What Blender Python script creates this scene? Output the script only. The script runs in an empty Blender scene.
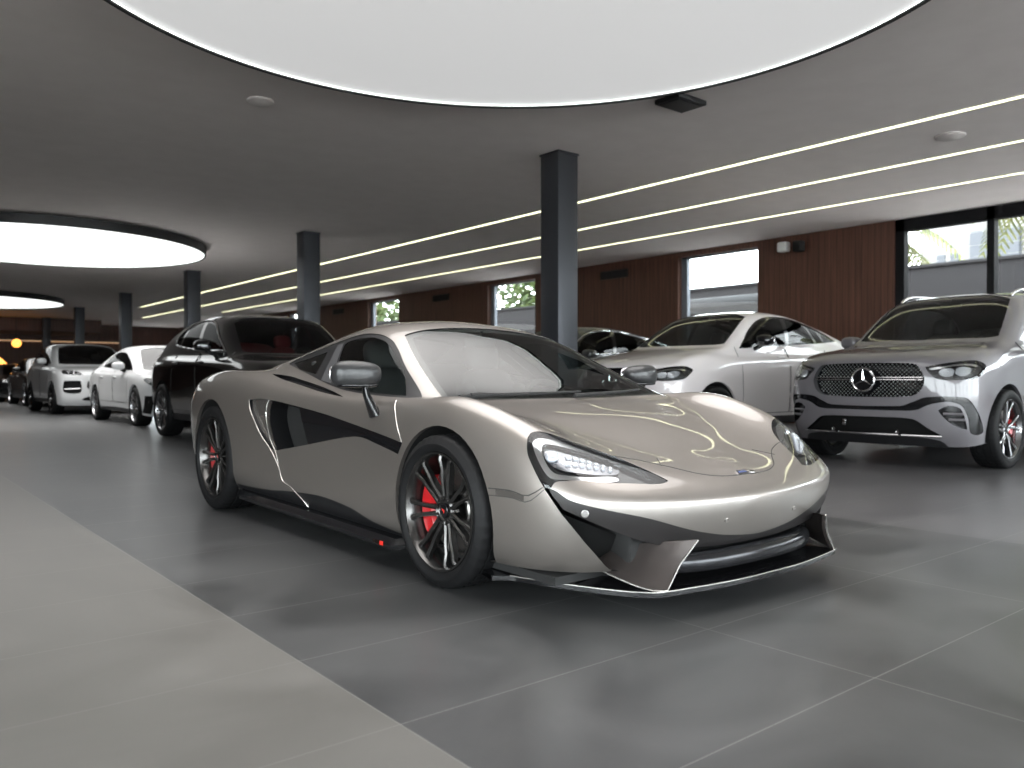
import bpy, bmesh, math, random
import numpy as np
from mathutils import Vector, Matrix
from mathutils.bvhtree import BVHTree
random.seed(7)
PI = math.pi
SC = bpy.context.scene
COL = SC.collection

# ------------------------------------------------------------------ materials
MATS = {}
def principled(name, col, rough=.5, metal=0., coat=0., spec=.5, emit=None, estr=0., coat_rough=.03):
    m = bpy.data.materials.new(name); m.use_nodes = True
    b = m.node_tree.nodes['Principled BSDF']
    b.inputs['Base Color'].default_value = (*col, 1)
    b.inputs['Roughness'].default_value = rough
    b.inputs['Metallic'].default_value = metal
    b.inputs['Coat Weight'].default_value = coat
    b.inputs['Coat Roughness'].default_value = coat_rough
    b.inputs['Specular IOR Level'].default_value = spec
    if emit:
        b.inputs['Emission Color'].default_value = (*emit, 1)
        b.inputs['Emission Strength'].default_value = estr
    MATS[name] = m
    return m

def paint(name, col, metal=.35, rough=.38, coat=1., flake=.06):
    """car paint: clear coat over a base with a very fine metallic fleck"""
    m = principled(name, col, rough, metal, coat, coat_rough=.015)
    nt = m.node_tree; b = nt.nodes['Principled BSDF']
    tc = nt.nodes.new('ShaderNodeTexCoord')
    nz = nt.nodes.new('ShaderNodeTexNoise'); nz.inputs['Scale'].default_value = 900; nz.inputs['Detail'].default_value = 1
    mr = nt.nodes.new('ShaderNodeMapRange'); mr.inputs['To Min'].default_value = 1 - flake; mr.inputs['To Max'].default_value = 1 + flake
    mx = nt.nodes.new('ShaderNodeVectorMath'); mx.operation = 'SCALE'; mx.inputs[0].default_value = col
    nt.links.new(tc.outputs['Object'], nz.inputs['Vector'])
    nt.links.new(nz.outputs['Fac'], mr.inputs['Value'])
    nt.links.new(mr.outputs['Result'], mx.inputs['Scale'])
    nt.links.new(mx.outputs['Vector'], b.inputs['Base Color'])
    return m

def glass(name, tint, ior=1.5, rough=0.0):
    """sheet glass: tinted see-through with a clear mirror reflection that grows at grazing angles"""
    m = bpy.data.materials.new(name); m.use_nodes = True
    nt = m.node_tree; nt.nodes.clear()
    o = nt.nodes.new('ShaderNodeOutputMaterial'); mix = nt.nodes.new('ShaderNodeMixShader')
    t = nt.nodes.new('ShaderNodeBsdfTransparent'); t.inputs[0].default_value = (*tint, 1)
    g = nt.nodes.new('ShaderNodeBsdfGlossy'); g.inputs['Roughness'].default_value = rough
    f = nt.nodes.new('ShaderNodeFresnel'); ge = nt.nodes.new('ShaderNodeNewGeometry')
    # the sheet is thin: it mirrors equally from both faces
    mr = nt.nodes.new('ShaderNodeMapRange'); mr.inputs['To Min'].default_value = ior; mr.inputs['To Max'].default_value = 1/ior
    nt.links.new(ge.outputs['Backfacing'], mr.inputs['Value']); nt.links.new(mr.outputs[0], f.inputs[0])
    nt.links.new(f.outputs[0], mix.inputs[0]); nt.links.new(t.outputs[0], mix.inputs[1])
    nt.links.new(g.outputs[0], mix.inputs[2]); nt.links.new(mix.outputs[0], o.inputs[0])
    MATS[name] = m
    return m

# ------------------------------------------------------------------ objects
def link(name, me, mat=None, parent=None):
    o = bpy.data.objects.new(name, me); COL.objects.link(o)
    if mat is not None: me.materials.append(mat)
    if parent is not None: o.parent = parent
    return o
def empty(name, loc=(0, 0, 0), rz=0):
    o = bpy.data.objects.new(name, None); COL.objects.link(o)
    o.location = loc; o.rotation_euler = (0, 0, rz); o.empty_display_size = .2
    return o
def tag(o, label, cat, group=None, kind=None):
    o['label'] = label; o['category'] = cat
    if group: o['group'] = group
    if kind: o['kind'] = kind
    return o
def struct(o, label=None, cat=None):
    o['kind'] = 'structure'
    if label: o['label'] = label
    if cat: o['category'] = cat
    return o

class MB:
    """collects shapes into one mesh"""
    def __init__(s): s.v = []; s.f = []
    def add(s, vs, fs):
        n = len(s.v); s.v += [tuple(p) for p in vs]; s.f += [tuple(i + n for i in f) for f in fs]; return s
    def box(s, lo, hi, bev=0.):
        x0, y0, z0 = lo; x1, y1, z1 = hi
        if bev <= 0:
            return s.add([(x0,y0,z0),(x1,y0,z0),(x1,y1,z0),(x0,y1,z0),(x0,y0,z1),(x1,y0,z1),(x1,y1,z1),(x0,y1,z1)],
                         [(0,3,2,1),(4,5,6,7),(0,1,5,4),(1,2,6,5),(2,3,7,6),(3,0,4,7)])
        b = bmesh.new()
        bmesh.ops.create_cube(b, size=1)
        for v in b.verts:
            v.co = Vector(((x0+x1)/2 + v.co.x*(x1-x0), (y0+y1)/2 + v.co.y*(y1-y0), (z0+z1)/2 + v.co.z*(z1-z0)))
        bmesh.ops.bevel(b, geom=b.edges[:], offset=bev, segments=2, profile=.5, affect='EDGES')
        s.bm(b); return s
    def bm(s, b, mat=None):
        b.verts.index_update()
        vs = [(mat @ v.co if mat else v.co.copy()) for v in b.verts]
        s.add(vs, [[v.index for v in f.verts] for f in b.faces]); b.free(); return s
    def tube(s, pts, r, n=8, caps=True, closed=False, flat=1.):
        """round bar along a polyline; r a number or one per point"""
        pts = [Vector(p) for p in pts]; k = len(pts)
        rs = [r] * k if not hasattr(r, '__len__') else r
        ref = Vector((0, 0, 1)); vs = []; fs = []
        for i, p in enumerate(pts):
            if closed: t = pts[(i+1) % k] - pts[i-1]
            else: t = pts[min(i+1, k-1)] - pts[max(i-1, 0)]
            t.normalize()
            a = ref - t * ref.dot(t)
            if a.length < .05:
                a = Vector((1, 0, 0)) - t * t.x
            a.normalize(); b = t.cross(a)
            for q in range(n):
                w = 2*PI*q/n
                vs.append(p + a*math.cos(w)*rs[i]*flat + b*math.sin(w)*rs[i])
        for i in range(k if closed else k-1):
            for q in range(n):
                i2 = (i+1) % k
                fs.append((i*n+q, i*n+(q+1) % n, i2*n+(q+1) % n, i2*n+q))
        if caps and not closed:
            fs.append(tuple(range(n))[::-1]); fs.append(tuple((k-1)*n+q for q in range(n)))
        return s.add(vs, fs)
    def lathe(s, prof, n=48, axis='x', closed=False):
        """prof: (axial, radius)"""
        k = len(prof); vs = []; fs = []
        for i in range(n):
            w = 2*PI*i/n; c, d = math.cos(w), math.sin(w)
            for a, r in prof:
                vs.append((a, r*c, r*d) if axis == 'x' else ((r*c, r*d, a) if axis == 'z' else (r*c, a, r*d)))
        for i in range(n):
            i2 = (i+1) % n
            for j in range(k if closed else k-1):
                j2 = (j+1) % k
                fs.append((i*k+j, i*k+j2, i2*k+j2, i2*k+j))
        return s.add(vs, fs)
    def prism(s, poly, d, axis='x', a0=0.):
        """extrude a 2D outline by d along an axis from a0"""
        n = len(poly)
        def P(a, b, c): return {'x': (c, a, b), 'y': (a, c, b), 'z': (a, b, c)}[axis]
        vs = [P(a, b, a0) for a, b in poly] + [P(a, b, a0+d) for a, b in poly]
        fs = [tuple(range(n))[::-1], tuple(range(n, 2*n))] + [(i, (i+1) % n, n+(i+1) % n, n+i) for i in range(n)]
        return s.add(vs, fs)
    def sphere(s, c, r, seg=12, rings=8):
        if not hasattr(r, '__len__'): r = (r, r, r)
        b = bmesh.new(); bmesh.ops.create_uvsphere(b, u_segments=seg, v_segments=rings, radius=1)
        for v in b.verts: v.co = Vector((c[0]+v.co.x*r[0], c[1]+v.co.y*r[1], c[2]+v.co.z*r[2]))
        return s.bm(b)
    def xf(s, M, start=0):
        s.v = s.v[:start] + [tuple(M @ Vector(p)) for p in s.v[start:]]; return s
    def build(s, name, mat, parent=None, smooth=40, sub=0, fix=True):
        me = bpy.data.meshes.new(name); me.from_pydata(s.v, [], s.f); me.validate()
        if fix:
            b = bmesh.new(); b.from_mesh(me); bmesh.ops.recalc_face_normals(b, faces=b.faces[:]); b.to_mesh(me); b.free()
        if smooth:
            me.polygons.foreach_set('use_smooth', [True]*len(me.polygons))
            me.set_sharp_from_angle(angle=math.radians(smooth))
        o = link(name, me, mat, parent)
        if sub:
            md = o.modifiers.new('Subdivision', 'SUBSURF'); md.levels = md.render_levels = sub
        return o

def superbox(c, r, e=4., nu=24, nv=14):
    """rounded block (superellipsoid) as verts, faces"""
    def p(w, k): return math.copysign(abs(w)**k, w)
    vs = []; fs = []
    for j in range(nv+1):
        b = -PI/2 + PI*j/nv
        for i in range(nu):
            a = 2*PI*i/nu
            vs.append((c[0]+r[0]*p(math.cos(b), 2/e)*p(math.cos(a), 2/e), c[1]+r[1]*p(math.cos(b), 2/e)*p(math.sin(a), 2/e), c[2]+r[2]*p(math.sin(b), 2/e)))
    for j in range(nv):
        for i in range(nu):
            fs.append((j*nu+i, j*nu+(i+1) % nu, (j+1)*nu+(i+1) % nu, (j+1)*nu+i))
    return vs, fs

# ------------------------------------------------------------------ splines and lofts
def nat_spline(t, P, tn):
    """natural cubic spline through P (n,d) at t, read at tn"""
    t = np.asarray(t, float); P = np.asarray(P, float); n = len(t)
    if n == 2:
        w = ((tn - t[0])/(t[1]-t[0]))[:, None]; return P[0]*(1-w)+P[1]*w
    h = np.diff(t); A = np.zeros((n, n)); B = np.zeros_like(P)
    A[0, 0] = A[-1, -1] = 1
    for i in range(1, n-1):
        A[i, i-1] = h[i-1]; A[i, i] = 2*(h[i-1]+h[i]); A[i, i+1] = h[i]
        B[i] = 6*((P[i+1]-P[i])/h[i] - (P[i]-P[i-1])/h[i-1])
    M = np.linalg.solve(A, B)
    k = np.clip(np.searchsorted(t, tn, side='right')-1, 0, n-2)
    hk = h[k][:, None]; a = (t[k+1]-tn)[:, None]; b = (tn-t[k])[:, None]
    return (M[k]*a**3 + M[k+1]*b**3)/(6*hk) + (P[k]/hk - M[k]*hk/6)*a + (P[k+1]/hk - M[k+1]*hk/6)*b

def akima(t, P, tn):
    t = np.asarray(t, float); P = np.asarray(P, float); n = len(t)
    if n < 3: return nat_spline(t, P, tn)
    h = np.diff(t)[:, None]; m = np.diff(P, axis=0)/h
    m = np.vstack([2*(2*m[0]-m[1])-m[0] if n > 2 else m[0], 2*m[0]-m[1], m, 2*m[-1]-m[-2], 2*(2*m[-1]-m[-2])-m[-1]])
    d1 = np.abs(m[3:]-m[2:-1]) + np.abs(m[3:]+m[2:-1])/2; d2 = np.abs(m[1:-2]-m[:-3]) + np.abs(m[1:-2]+m[:-3])/2
    s = (d1*m[1:-2] + d2*m[2:-1])/(d1+d2+1e-12)
    k = np.clip(np.searchsorted(t, tn, side='right')-1, 0, n-2)
    hk = np.diff(t)[k][:, None]; x = ((tn-t[k])/np.diff(t)[k])[:, None]
    return (P[k]*(1-3*x**2+2*x**3) + P[k+1]*(3*x**2-2*x**3) + hk*s[k]*(x-2*x**2+x**3) + hk*s[k+1]*(x**3-x**2))

def loft(rings, umap, per_u=7, per_r=6, crease=(), smooth=2):
    """rings: list of dict u->(x,y,z) from the sill up to the centre line, each from the nose (x=0) round the side to the tail (x=0).
    umap: dict u -> chord parameter. Returns grid (K, M, 3) of the half body x >= 0"""
    us = sorted(umap); umax = int(max(us))
    dense = np.concatenate([np.linspace(i, i+1, per_u, endpoint=False) for i in range(umax)] + [[umax]])
    ut = np.array([umap[u] for u in us])
    tm = lambda u: np.interp(u, us, ut)
    R = []
    for rg in rings:
        ks = sorted(rg); R.append(akima(tm(np.array(ks, float)), [rg[k] for k in ks], tm(dense)))
    R = np.array(R); nr, M, _ = R.shape
    segs = [0] + sorted(crease) + [nr-1]
    cols = []
    for m in range(M):
        P = R[:, m]; out = []
        for a, b in zip(segs[:-1], segs[1:]):
            Q = P[a:b+1]; d = np.linalg.norm(np.diff(Q, axis=0), axis=1); d = np.maximum(d, 1e-4)**.6
            t = np.concatenate([[0], np.cumsum(d)])
            tn = np.concatenate([np.linspace(t[i], t[i+1], per_r, endpoint=False) for i in range(len(Q)-1)])
            out.append(akima(t, Q, tn))
        out.append(P[-1:]); cols.append(np.vstack(out))
    G = np.array(cols).transpose(1, 0, 2).copy()
    for _ in range(smooth):
        S = G.copy()
        S[1:-1, 1:-1] = .5*G[1:-1, 1:-1] + .125*(G[2:, 1:-1]+G[:-2, 1:-1]+G[1:-1, 2:]+G[1:-1, :-2])
        # centre line and nose/tail columns are smoothed along themselves, so mirror halves stay joined
        S[-1, 1:-1] = .5*G[-1, 1:-1] + .125*(G[-1, 2:]+G[-1, :-2]) + .25*G[-2, 1:-1]*[0, 1, 1]
        for c, n in ((0, 1), (-1, -2)):
            S[1:-1, c] = .5*G[1:-1, c] + .125*(G[2:, c]+G[:-2, c]) + .25*G[1:-1, n]*[0, 1, 1]
        G = S
    G[:, 0, 0] = 0; G[:, -1, 0] = 0; G[-1, :, 0] = 0
    return G

def grid_bm(G):
    K, M, _ = G.shape
    b = bmesh.new(); L = b.verts.layers.float_vector.new('n0')
    V = [[b.verts.new(G[k, m]) for m in range(M)] for k in range(K)]
    for k in range(K-1):
        for m in range(M-1):
            b.faces.new((V[k][m], V[k][m+1], V[k+1][m+1], V[k+1][m]))
    b.normal_update()
    # outwards: the flank points to +x
    s = sum(f.normal.x*f.calc_area() for f in b.faces)
    if s < 0:
        bmesh.ops.reverse_faces(b, faces=b.faces[:]); b.normal_update()
    bmesh.ops.remove_doubles(b, verts=b.verts[:], dist=2e-5)
    bmesh.ops.dissolve_degenerate(b, edges=b.edges[:], dist=1e-6)
    b.normal_update(); L = b.verts.layers.float_vector['n0']
    for v in b.verts:
        n = v.normal.copy()
        if v.co.x < 1e-4: n.x = 0
        v[L] = n.normalized()
    return b

def smooth_outline(pts, step=.02, closed=True):
    """outline through 2D/3D points; a point with a trailing 'c' is a corner, between corners the line is a smooth curve"""
    P = [(np.array([float(q) for q in p if not isinstance(q, str)]), isinstance(p[-1], str)) for p in pts]
    n = len(P)
    if closed:
        ci = [i for i in range(n) if P[i][1]]
        if not ci:
            Q = [p for p, _ in P]; Q = Q[-2:] + Q + Q[:3]
            t = np.concatenate([[0], np.cumsum(np.maximum(np.linalg.norm(np.diff(Q, axis=0), axis=1), 1e-5)**.6)])
            L = np.linalg.norm(np.diff(Q, axis=0), axis=1).sum(); k = max(12, int(L/step))
            return akima(t, Q, np.linspace(t[2], t[n+2], k, endpoint=False))
        P = P[ci[0]:] + P[:ci[0]] + [P[ci[0]]]
    else:
        P[0] = (P[0][0], True); P[-1] = (P[-1][0], True)
    out = []; seg = [P[0][0]]
    for p, c in P[1:]:
        seg.append(p)
        if c:
            if len(seg) == 2: out.append(np.array([seg[0]]))
            else:
                t = np.concatenate([[0], np.cumsum(np.maximum(np.linalg.norm(np.diff(seg, axis=0), axis=1), 1e-5)**.6)])
                L = np.linalg.norm(np.diff(seg, axis=0), axis=1).sum(); k = max(4, int(L/step))
                out.append(akima(t, seg, np.linspace(t[0], t[-1], k, endpoint=False)))
            seg = [p]
    if not closed: out.append(np.array([P[-1][0]]))
    return np.vstack(out)

VIEWS = {'side': (Vector((1, 0, 0)), Vector((0, 1, 0)), Vector((0, 0, 1))),
         'top': (Vector((0, 0, 1)), Vector((1, 0, 0)), Vector((0, 1, 0))),
         'front': (Vector((0, -1, 0)), Vector((1, 0, 0)), Vector((0, 0, 1))),
         'rear': (Vector((0, 1, 0)), Vector((1, 0, 0)), Vector((0, 0, 1)))}
def view_frame(view):
    """(towards the viewer, first axis, second axis)"""
    if isinstance(view, str): return VIEWS[view]
    d = Vector(view).normalized(); a = Vector((0, 0, 1)).cross(d).normalized(); return d, a, d.cross(a).normalized()
def to2d(view, pts):
    d, a, b = view_frame(view)
    return [(Vector(p).dot(a), Vector(p).dot(b)) for p in pts]

def inside(poly, x, y):
    r = False; n = len(poly); j = n-1
    for i in range(n):
        xi, yi = poly[i]; xj, yj = poly[j]
        if (yi > y) != (yj > y) and x < (xj-xi)*(y-yi)/(yj-yi)+xi: r = not r
        j = i
    return r

def knife(bm, poly, view='side', facing=.05, keep=None):
    """cut the outline (2D, in the view's axes) through the faces that look at the viewer; returns the faces inside"""
    d, A, B = view_frame(view)
    poly = [(float(p[0]), float(p[1])) for p in poly]
    xs = [p[0] for p in poly]; ys = [p[1] for p in poly]
    bx = (min(xs)-.03, max(xs)+.03, min(ys)-.03, max(ys)+.03)
    def box2(f):
        c = [(v.co.dot(A), v.co.dot(B)) for v in f.verts]
        return min(q[0] for q in c), max(q[0] for q in c), min(q[1] for q in c), max(q[1] for q in c)
    bm.normal_update()
    cand = {}
    for f in bm.faces:
        if f.normal.dot(d) < facing: continue
        if keep and not keep(f.calc_center_median()): continue
        q = box2(f)
        if q[1] < bx[0] or q[0] > bx[1] or q[3] < bx[2] or q[2] > bx[3]: continue
        cand[f] = q
    n = len(poly)
    for i in range(n):
        p, r = poly[i], poly[(i+1) % n]
        if abs(p[0]-r[0])+abs(p[1]-r[1]) < 1e-7: continue
        x0, x1 = sorted((p[0], r[0])); y0, y1 = sorted((p[1], r[1])); e = 1e-4
        sel = [f for f, q in cand.items() if not (q[1] < x0-e or q[0] > x1+e or q[3] < y0-e or q[2] > y1+e)]
        if not sel: continue
        no = A*(r[1]-p[1]) - B*(r[0]-p[0]); no.normalize()
        es = set(); vs = set()
        for f in sel: es.update(f.edges); vs.update(f.verts)
        for f in sel: cand.pop(f)
        g = bmesh.ops.bisect_plane(bm, geom=list(vs)+list(es)+sel, dist=2e-6, plane_co=A*p[0]+B*p[1], plane_no=no)['geom']
        for f in g:
            if isinstance(f, bmesh.types.BMFace) and f.is_valid: cand[f] = box2(f)
        for f in sel:
            if f.is_valid and f not in cand: cand[f] = box2(f)
    out = []
    for f in cand:
        if not f.is_valid: continue
        c = f.calc_center_median()
        if inside(poly, c.dot(A), c.dot(B)): out.append(f)
    return out

def extract(bm, faces, delete=True):
    """take the faces out of bm into a bmesh of their own (keeps the stored normals)"""
    L = bm.verts.layers.float_vector['n0']
    nb = bmesh.new(); L2 = nb.verts.layers.float_vector.new('n0'); mp = {}
    for f in faces:
        vs = []
        for v in f.verts:
            if v not in mp:
                w = nb.verts.new(v.co); w[L2] = v[L]; mp[v] = w
            vs.append(mp[v])
        try: nb.faces.new(vs)
        except ValueError: pass
    if delete: bmesh.ops.delete(bm, geom=faces, context='FACES')
    nb.normal_update()
    return nb

def boundary_walls(bm, depth, direction=None, skip_centre=True, taper=0.):
    """a strip going inwards from every free edge of bm: verts, faces"""
    L = bm.verts.layers.float_vector['n0']; vs = []; fs = []; mp = {}
    for e in bm.edges:
        if len(e.link_faces) != 1: continue
        a, b = e.verts
        if skip_centre and a.co.x < 1e-4 and b.co.x < 1e-4: continue
        ids = []
        for v in (a, b):
            if v not in mp:
                d = Vector(direction) if direction is not None else -Vector(v[L])
                mp[v] = len(vs); vs.append(v.co.copy()); vs.append(v.co + d*depth)
            ids.append(mp[v])
        fs.append((ids[0], ids[1], ids[1]+1, ids[0]+1))
    return vs, fs

def push(bm, depth, direction=None):
    L = bm.verts.layers.float_vector['n0']
    for v in bm.verts:
        d = Vector(direction) if direction is not None else -Vector(v[L])
        v.co += d*depth
    return bm

def mirrored(vs, fs, ns=None):
    n = len(vs)
    V = [Vector(v) for v in vs] + [Vector((-v[0], v[1], v[2])) for v in vs]
    F = [tuple(f) for f in fs] + [tuple(i+n for i in reversed(f)) for f in fs]
    N = None
    if ns is not None: N = [Vector(q) for q in ns] + [Vector((-q[0], q[1], q[2])) for q in ns]
    return V, F, N

def panel_obj(name, bm, mat, parent, mirror=True, side=0, free=True, offset=0., thick=0.):
    """make an object of a body panel with its exact smooth normals. side 0: both halves in one mesh; +1/-1: one half"""
    L = bm.verts.layers.float_vector['n0']
    bm.verts.index_update()
    vs = [v.co + Vector(v[L])*offset for v in bm.verts]; ns = [Vector(v[L]) for v in bm.verts]
    fs = [[v.index for v in f.verts] for f in bm.faces]
    if side == 0 and mirror: vs, fs, ns = mirrored(vs, fs, ns)
    elif side < 0:
        vs = [Vector((-v[0], v[1], v[2])) for v in vs]; ns = [Vector((-q[0], q[1], q[2])) for q in ns]; fs = [f[::-1] for f in fs]
    # weld the centre line
    key = {}; idx = []; V = []; N = []
    for i, v in enumerate(vs):
        if abs(v[0]) < 1e-4:
            k = (round(v[1], 5), round(v[2], 5))
            if k in key: idx.append(key[k]); N[key[k]] = N[key[k]]+ns[i]; continue
            key[k] = len(V)
        idx.append(len(V)); V.append(v); N.append(ns[i].copy())
    F = [tuple(idx[i] for i in f) for f in fs]
    me = bpy.data.meshes.new(name); me.from_pydata([tuple(v) for v in V], [], F)
    me.polygons.foreach_set('use_smooth', [True]*len(me.polygons))
    me.normals_split_custom_set_from_vertices([tuple(q.normalized()) if q.length > 0 else (0, 0, 1) for q in N])
    if free: bm.free()
    return link(name, me, mat, parent)

def strip_obj(name, vs, fs, mat, parent, mirror=True, side=0, smooth=50):
    if side == 0 and mirror: vs, fs, _ = mirrored(vs, fs)
    elif side < 0: vs = [(-v[0], v[1], v[2]) for v in vs]
    return MB().add(vs, fs).build(name, mat, parent, smooth=smooth)
CAM = Vector((0, 0, .88)); YAW = math.radians(39.13); PIT = math.radians(.42)      # where the photographer stood
# ------------------------------------------------------------------ shared car pieces (local axes: +x = the car's left, y from nose to tail, z up)
def make_wheel(parent, loc, side, R, rr, width, style, mats, disc=.17, caliper=None, far=False, pieces=None, spin=0.):
    """side -1: outer face towards -x, +1 towards +x. R tyre radius, rr rim radius. pieces: meshes of a finished wheel to share"""
    w = bpy.data.objects.new('wheel', None); COL.objects.link(w); w.parent = parent; w.location = loc; w.empty_display_size = .1
    w.scale = (side, 1, 1)
    if pieces:
        for n, me in pieces:
            o = bpy.data.objects.new(n, me); COL.objects.link(o); o.parent = w
        return pieces
    hw = width/2; out = []
    # tyre: a lathe whose tread carries cross sipes
    sh = R-.012
    prof = [(-hw*.80, rr-.006), (-hw*.86, rr+.004), (-hw*.97, rr+.02), (-hw*1.0, (R+rr)/2), (-hw*.97, R-.035), (-hw*.90, R-.012), (-hw*.80, R-.003),
            (-hw*.52, R), (-hw*.50, R-.007), (-hw*.44, R-.007), (-hw*.42, R+.001), (-hw*.08, R+.002), (-hw*.06, R-.006), (hw*.02, R-.006), (hw*.04, R+.002),
            (hw*.40, R+.001), (hw*.42, R-.007), (hw*.48, R-.007), (hw*.50, R), (hw*.80, R-.003), (hw*.92, R-.014), (hw*1.0, (R+rr)/2), (hw*.9, rr+.01), (hw*.8, rr-.006)]
    N = 132 if not far else 48; mb = MB(); vs = []; fs = []; K = len(prof)
    for i in range(N):
        a = 2*PI*i/N; q = .004 if (i % 3 == 0 and not far) else 0
        for j, (x, r) in enumerate(prof):
            r2 = r - (q if 5 <= j <= 20 else 0)
            vs.append((x, r2*math.cos(a), r2*math.sin(a)))
    for i in range(N):
        for j in range(K-1):
            fs.append((i*K+j, i*K+j+1, ((i+1) % N)*K+j+1, ((i+1) % N)*K+j))
    mb.add(vs, fs); mb.lathe([(-hw*1.005, rr+.030), (-hw*1.012, rr+.033), (-hw*1.005, rr+.036)], N)
    mb.xf(Matrix.Scale(-1, 4, (1, 0, 0)))
    o = mb.build('tyre', MATS['tyre'], w, smooth=35); out.append(o)
    # rim barrel with a stepped lip
    f = hw*.86                           # outer plane (positive x = outside)
    mb = MB().lathe([(f-.004, rr+.006), (f+.006, rr+.002), (f+.006, rr-.006), (f-.006, rr-.014), (f-.05, rr-.022), (f-.12, rr-.03), (-hw*.8, rr-.02), (-hw*.86, rr+.004)], 72 if not far else 36)
    o = mb.build('rim', MATS[mats['rim']], w, smooth=35); out.append(o)
    # spokes
    def bar(path, wd, dp, ridge=.004):
        """path: (radius, angle, x face); wd, dp: widths and depths along it"""
        vs = []; fs = []
        for i, (r, a, x) in enumerate(path):
            c, s = math.cos(a), math.sin(a); t = Vector((0, -s, c)); p = Vector((x, r*c, r*s)); h = wd[i]/2
            for u, d in ((-h, -.004), (-h*.35, ridge*.6), (h*.35, ridge*.6), (h, -.004), (h*.8, -dp[i]), (-h*.8, -dp[i])):
                vs.append(p + t*u + Vector((d, 0, 0)))
        n = 6
        for i in range(len(path)-1):
            for q in range(n): fs.append((i*n+q, i*n+(q+1) % n, (i+1)*n+(q+1) % n, (i+1)*n+q))
        fs.append(tuple(range(n))); fs.append(tuple(range((len(path)-1)*n, len(path)*n))[::-1])
        return vs, fs
    mb = MB(); mb2 = None
    kind = style['kind']; n = style['n']; hubx = f - style.get('dish', .035)
    for k in range(n):
        a = 2*PI*k/n + spin
        if kind == 'twin':          # slim curved pairs
            for sgn in (-1, 1):
                g = style.get('gap', .19)
                pth = [(.045, a+sgn*.30, hubx), (.085, a+sgn*g*.95, hubx+.004), (.13, a+sgn*g*.78, hubx+.012), (rr*.72, a+sgn*g*.72, f-.016), (rr-.03, a+sgn*g*.80, f-.006), (rr-.006, a+sgn*g*.92, f-.012)]
                mb.add(*bar(pth, [.022, .021, .019, .019, .022, .03], [.03, .034, .034, .03, .026, .02]))
        elif kind == 'fan':         # split spokes that open towards the lip
            for sgn in (-1, 1):
                pth = [(.05, a+sgn*.10, hubx), (.10, a+sgn*.10, hubx+.008), (rr*.6, a+sgn*.15, f-.02), (rr-.02, a+sgn*.26, f-.006), (rr-.004, a+sgn*.28, f-.010)]
                mb.add(*bar(pth, [.034, .028, .026, .03, .036], [.04, .04, .035, .028, .02]))
        else:                       # plain broad spokes
            pth = [(.05, a, hubx), (.10, a, hubx+.008), (rr*.6, a, f-.02), (rr-.02, a, f-.006), (rr-.004, a, f-.010)]
            mb.add(*bar(pth, [.05, .042, .036, .05, .06], [.04, .04, .035, .028, .02]))
    mb.lathe([(hubx-.05, .001), (hubx-.05, .062), (hubx-.004, .066), (hubx+.003, .055), (hubx-.004, .045), (hubx-.010, .040), (hubx-.010, .001)], 40)
    if not far:
        for k in range(5):
            a = 2*PI*k/5 + .3
            nut = MB().lathe([(hubx-.02, .0005), (hubx-.02, .009), (hubx+.006, .009), (hubx+.008, .0005)], 6).xf(Matrix.Translation((0, .053*math.cos(a), .053*math.sin(a))))
            mb.add(nut.v, nut.f)
    o = mb.build('spokes', MATS[mats['spoke']], w, smooth=35); out.append(o)
    o = MB().lathe([(hubx-.012, .0005), (hubx+.004, .0005), (hubx+.004, .026), (hubx+.001, .030), (hubx-.012, .031)], 32).build('hub_cap', MATS[mats.get('cap', 'gloss_black')], w); out.append(o)
    if mats.get('cap_mark'):
        mk = MB().prism([(-.010, .002), (-.003, .008), (.010, .010), (.006, .002), (-.002, -.002), (-.006, -.010)], .0015, 'x', hubx+.0035)
        out.append(mk.build('hub_emblem', MATS[mats['cap_mark']], w, smooth=0))
    # brake disc
    o = MB().lathe([(f-.10, disc*.45), (f-.085, disc*.45), (f-.085, disc*.52), (f-.092, disc*.55), (f-.092, disc), (f-.12, disc), (f-.12, disc*.45)], 64 if not far else 32).build('brake_disc', MATS['steel_disc'], w, smooth=35)
    out.append(o)
    if caliper:
        a0, a1, m = caliper; vs = []; fs = []; S = 10
        for i in range(S+1):
            a = a0+(a1-a0)*i/S; e = .012 if i in (0, S) else 0
            for x, r in ((f-.045, disc*.66+e), (f-.045, disc*1.02-e), (f-.06, disc*1.13-e), (f-.13, disc*1.13-e), (f-.13, disc*.66+e), (f-.06, disc*.60+e)):
                vs.append((x, r*math.cos(a), r*math.sin(a)))
        for i in range(S):
            for q in range(6): fs.append((i*6+q, i*6+(q+1) % 6, (i+1)*6+(q+1) % 6, (i+1)*6+q))
        fs.append(tuple(range(6))); fs.append(tuple(range(S*6, S*6+6))[::-1])
        o = MB().add(vs, fs).build('brake_caliper', MATS[m], w, smooth=30); out.append(o)
    # dark backing of the hub so the axle side is closed
    out.append(MB().lathe([(-hw*.6, .0005), (-hw*.6, rr-.03), (-hw*.55, rr-.03), (-hw*.5, .0005)], 32).build('axle_hub', MATS['matt_black'], w))
    return [(o.name.split('.')[0], o.data) for o in out]

def wheel_arch(name, cy, cz, R, bm, parent, lipmat, depth=.34, lip=.02):
    """liner going inwards from the arch edge that was just cut: needs the removed panel bm"""
    vs, fs = boundary_walls(bm, depth, (-1, 0, 0)); o = strip_obj(name, vs, fs, MATS['matt_black'], parent)
    return o

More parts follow.
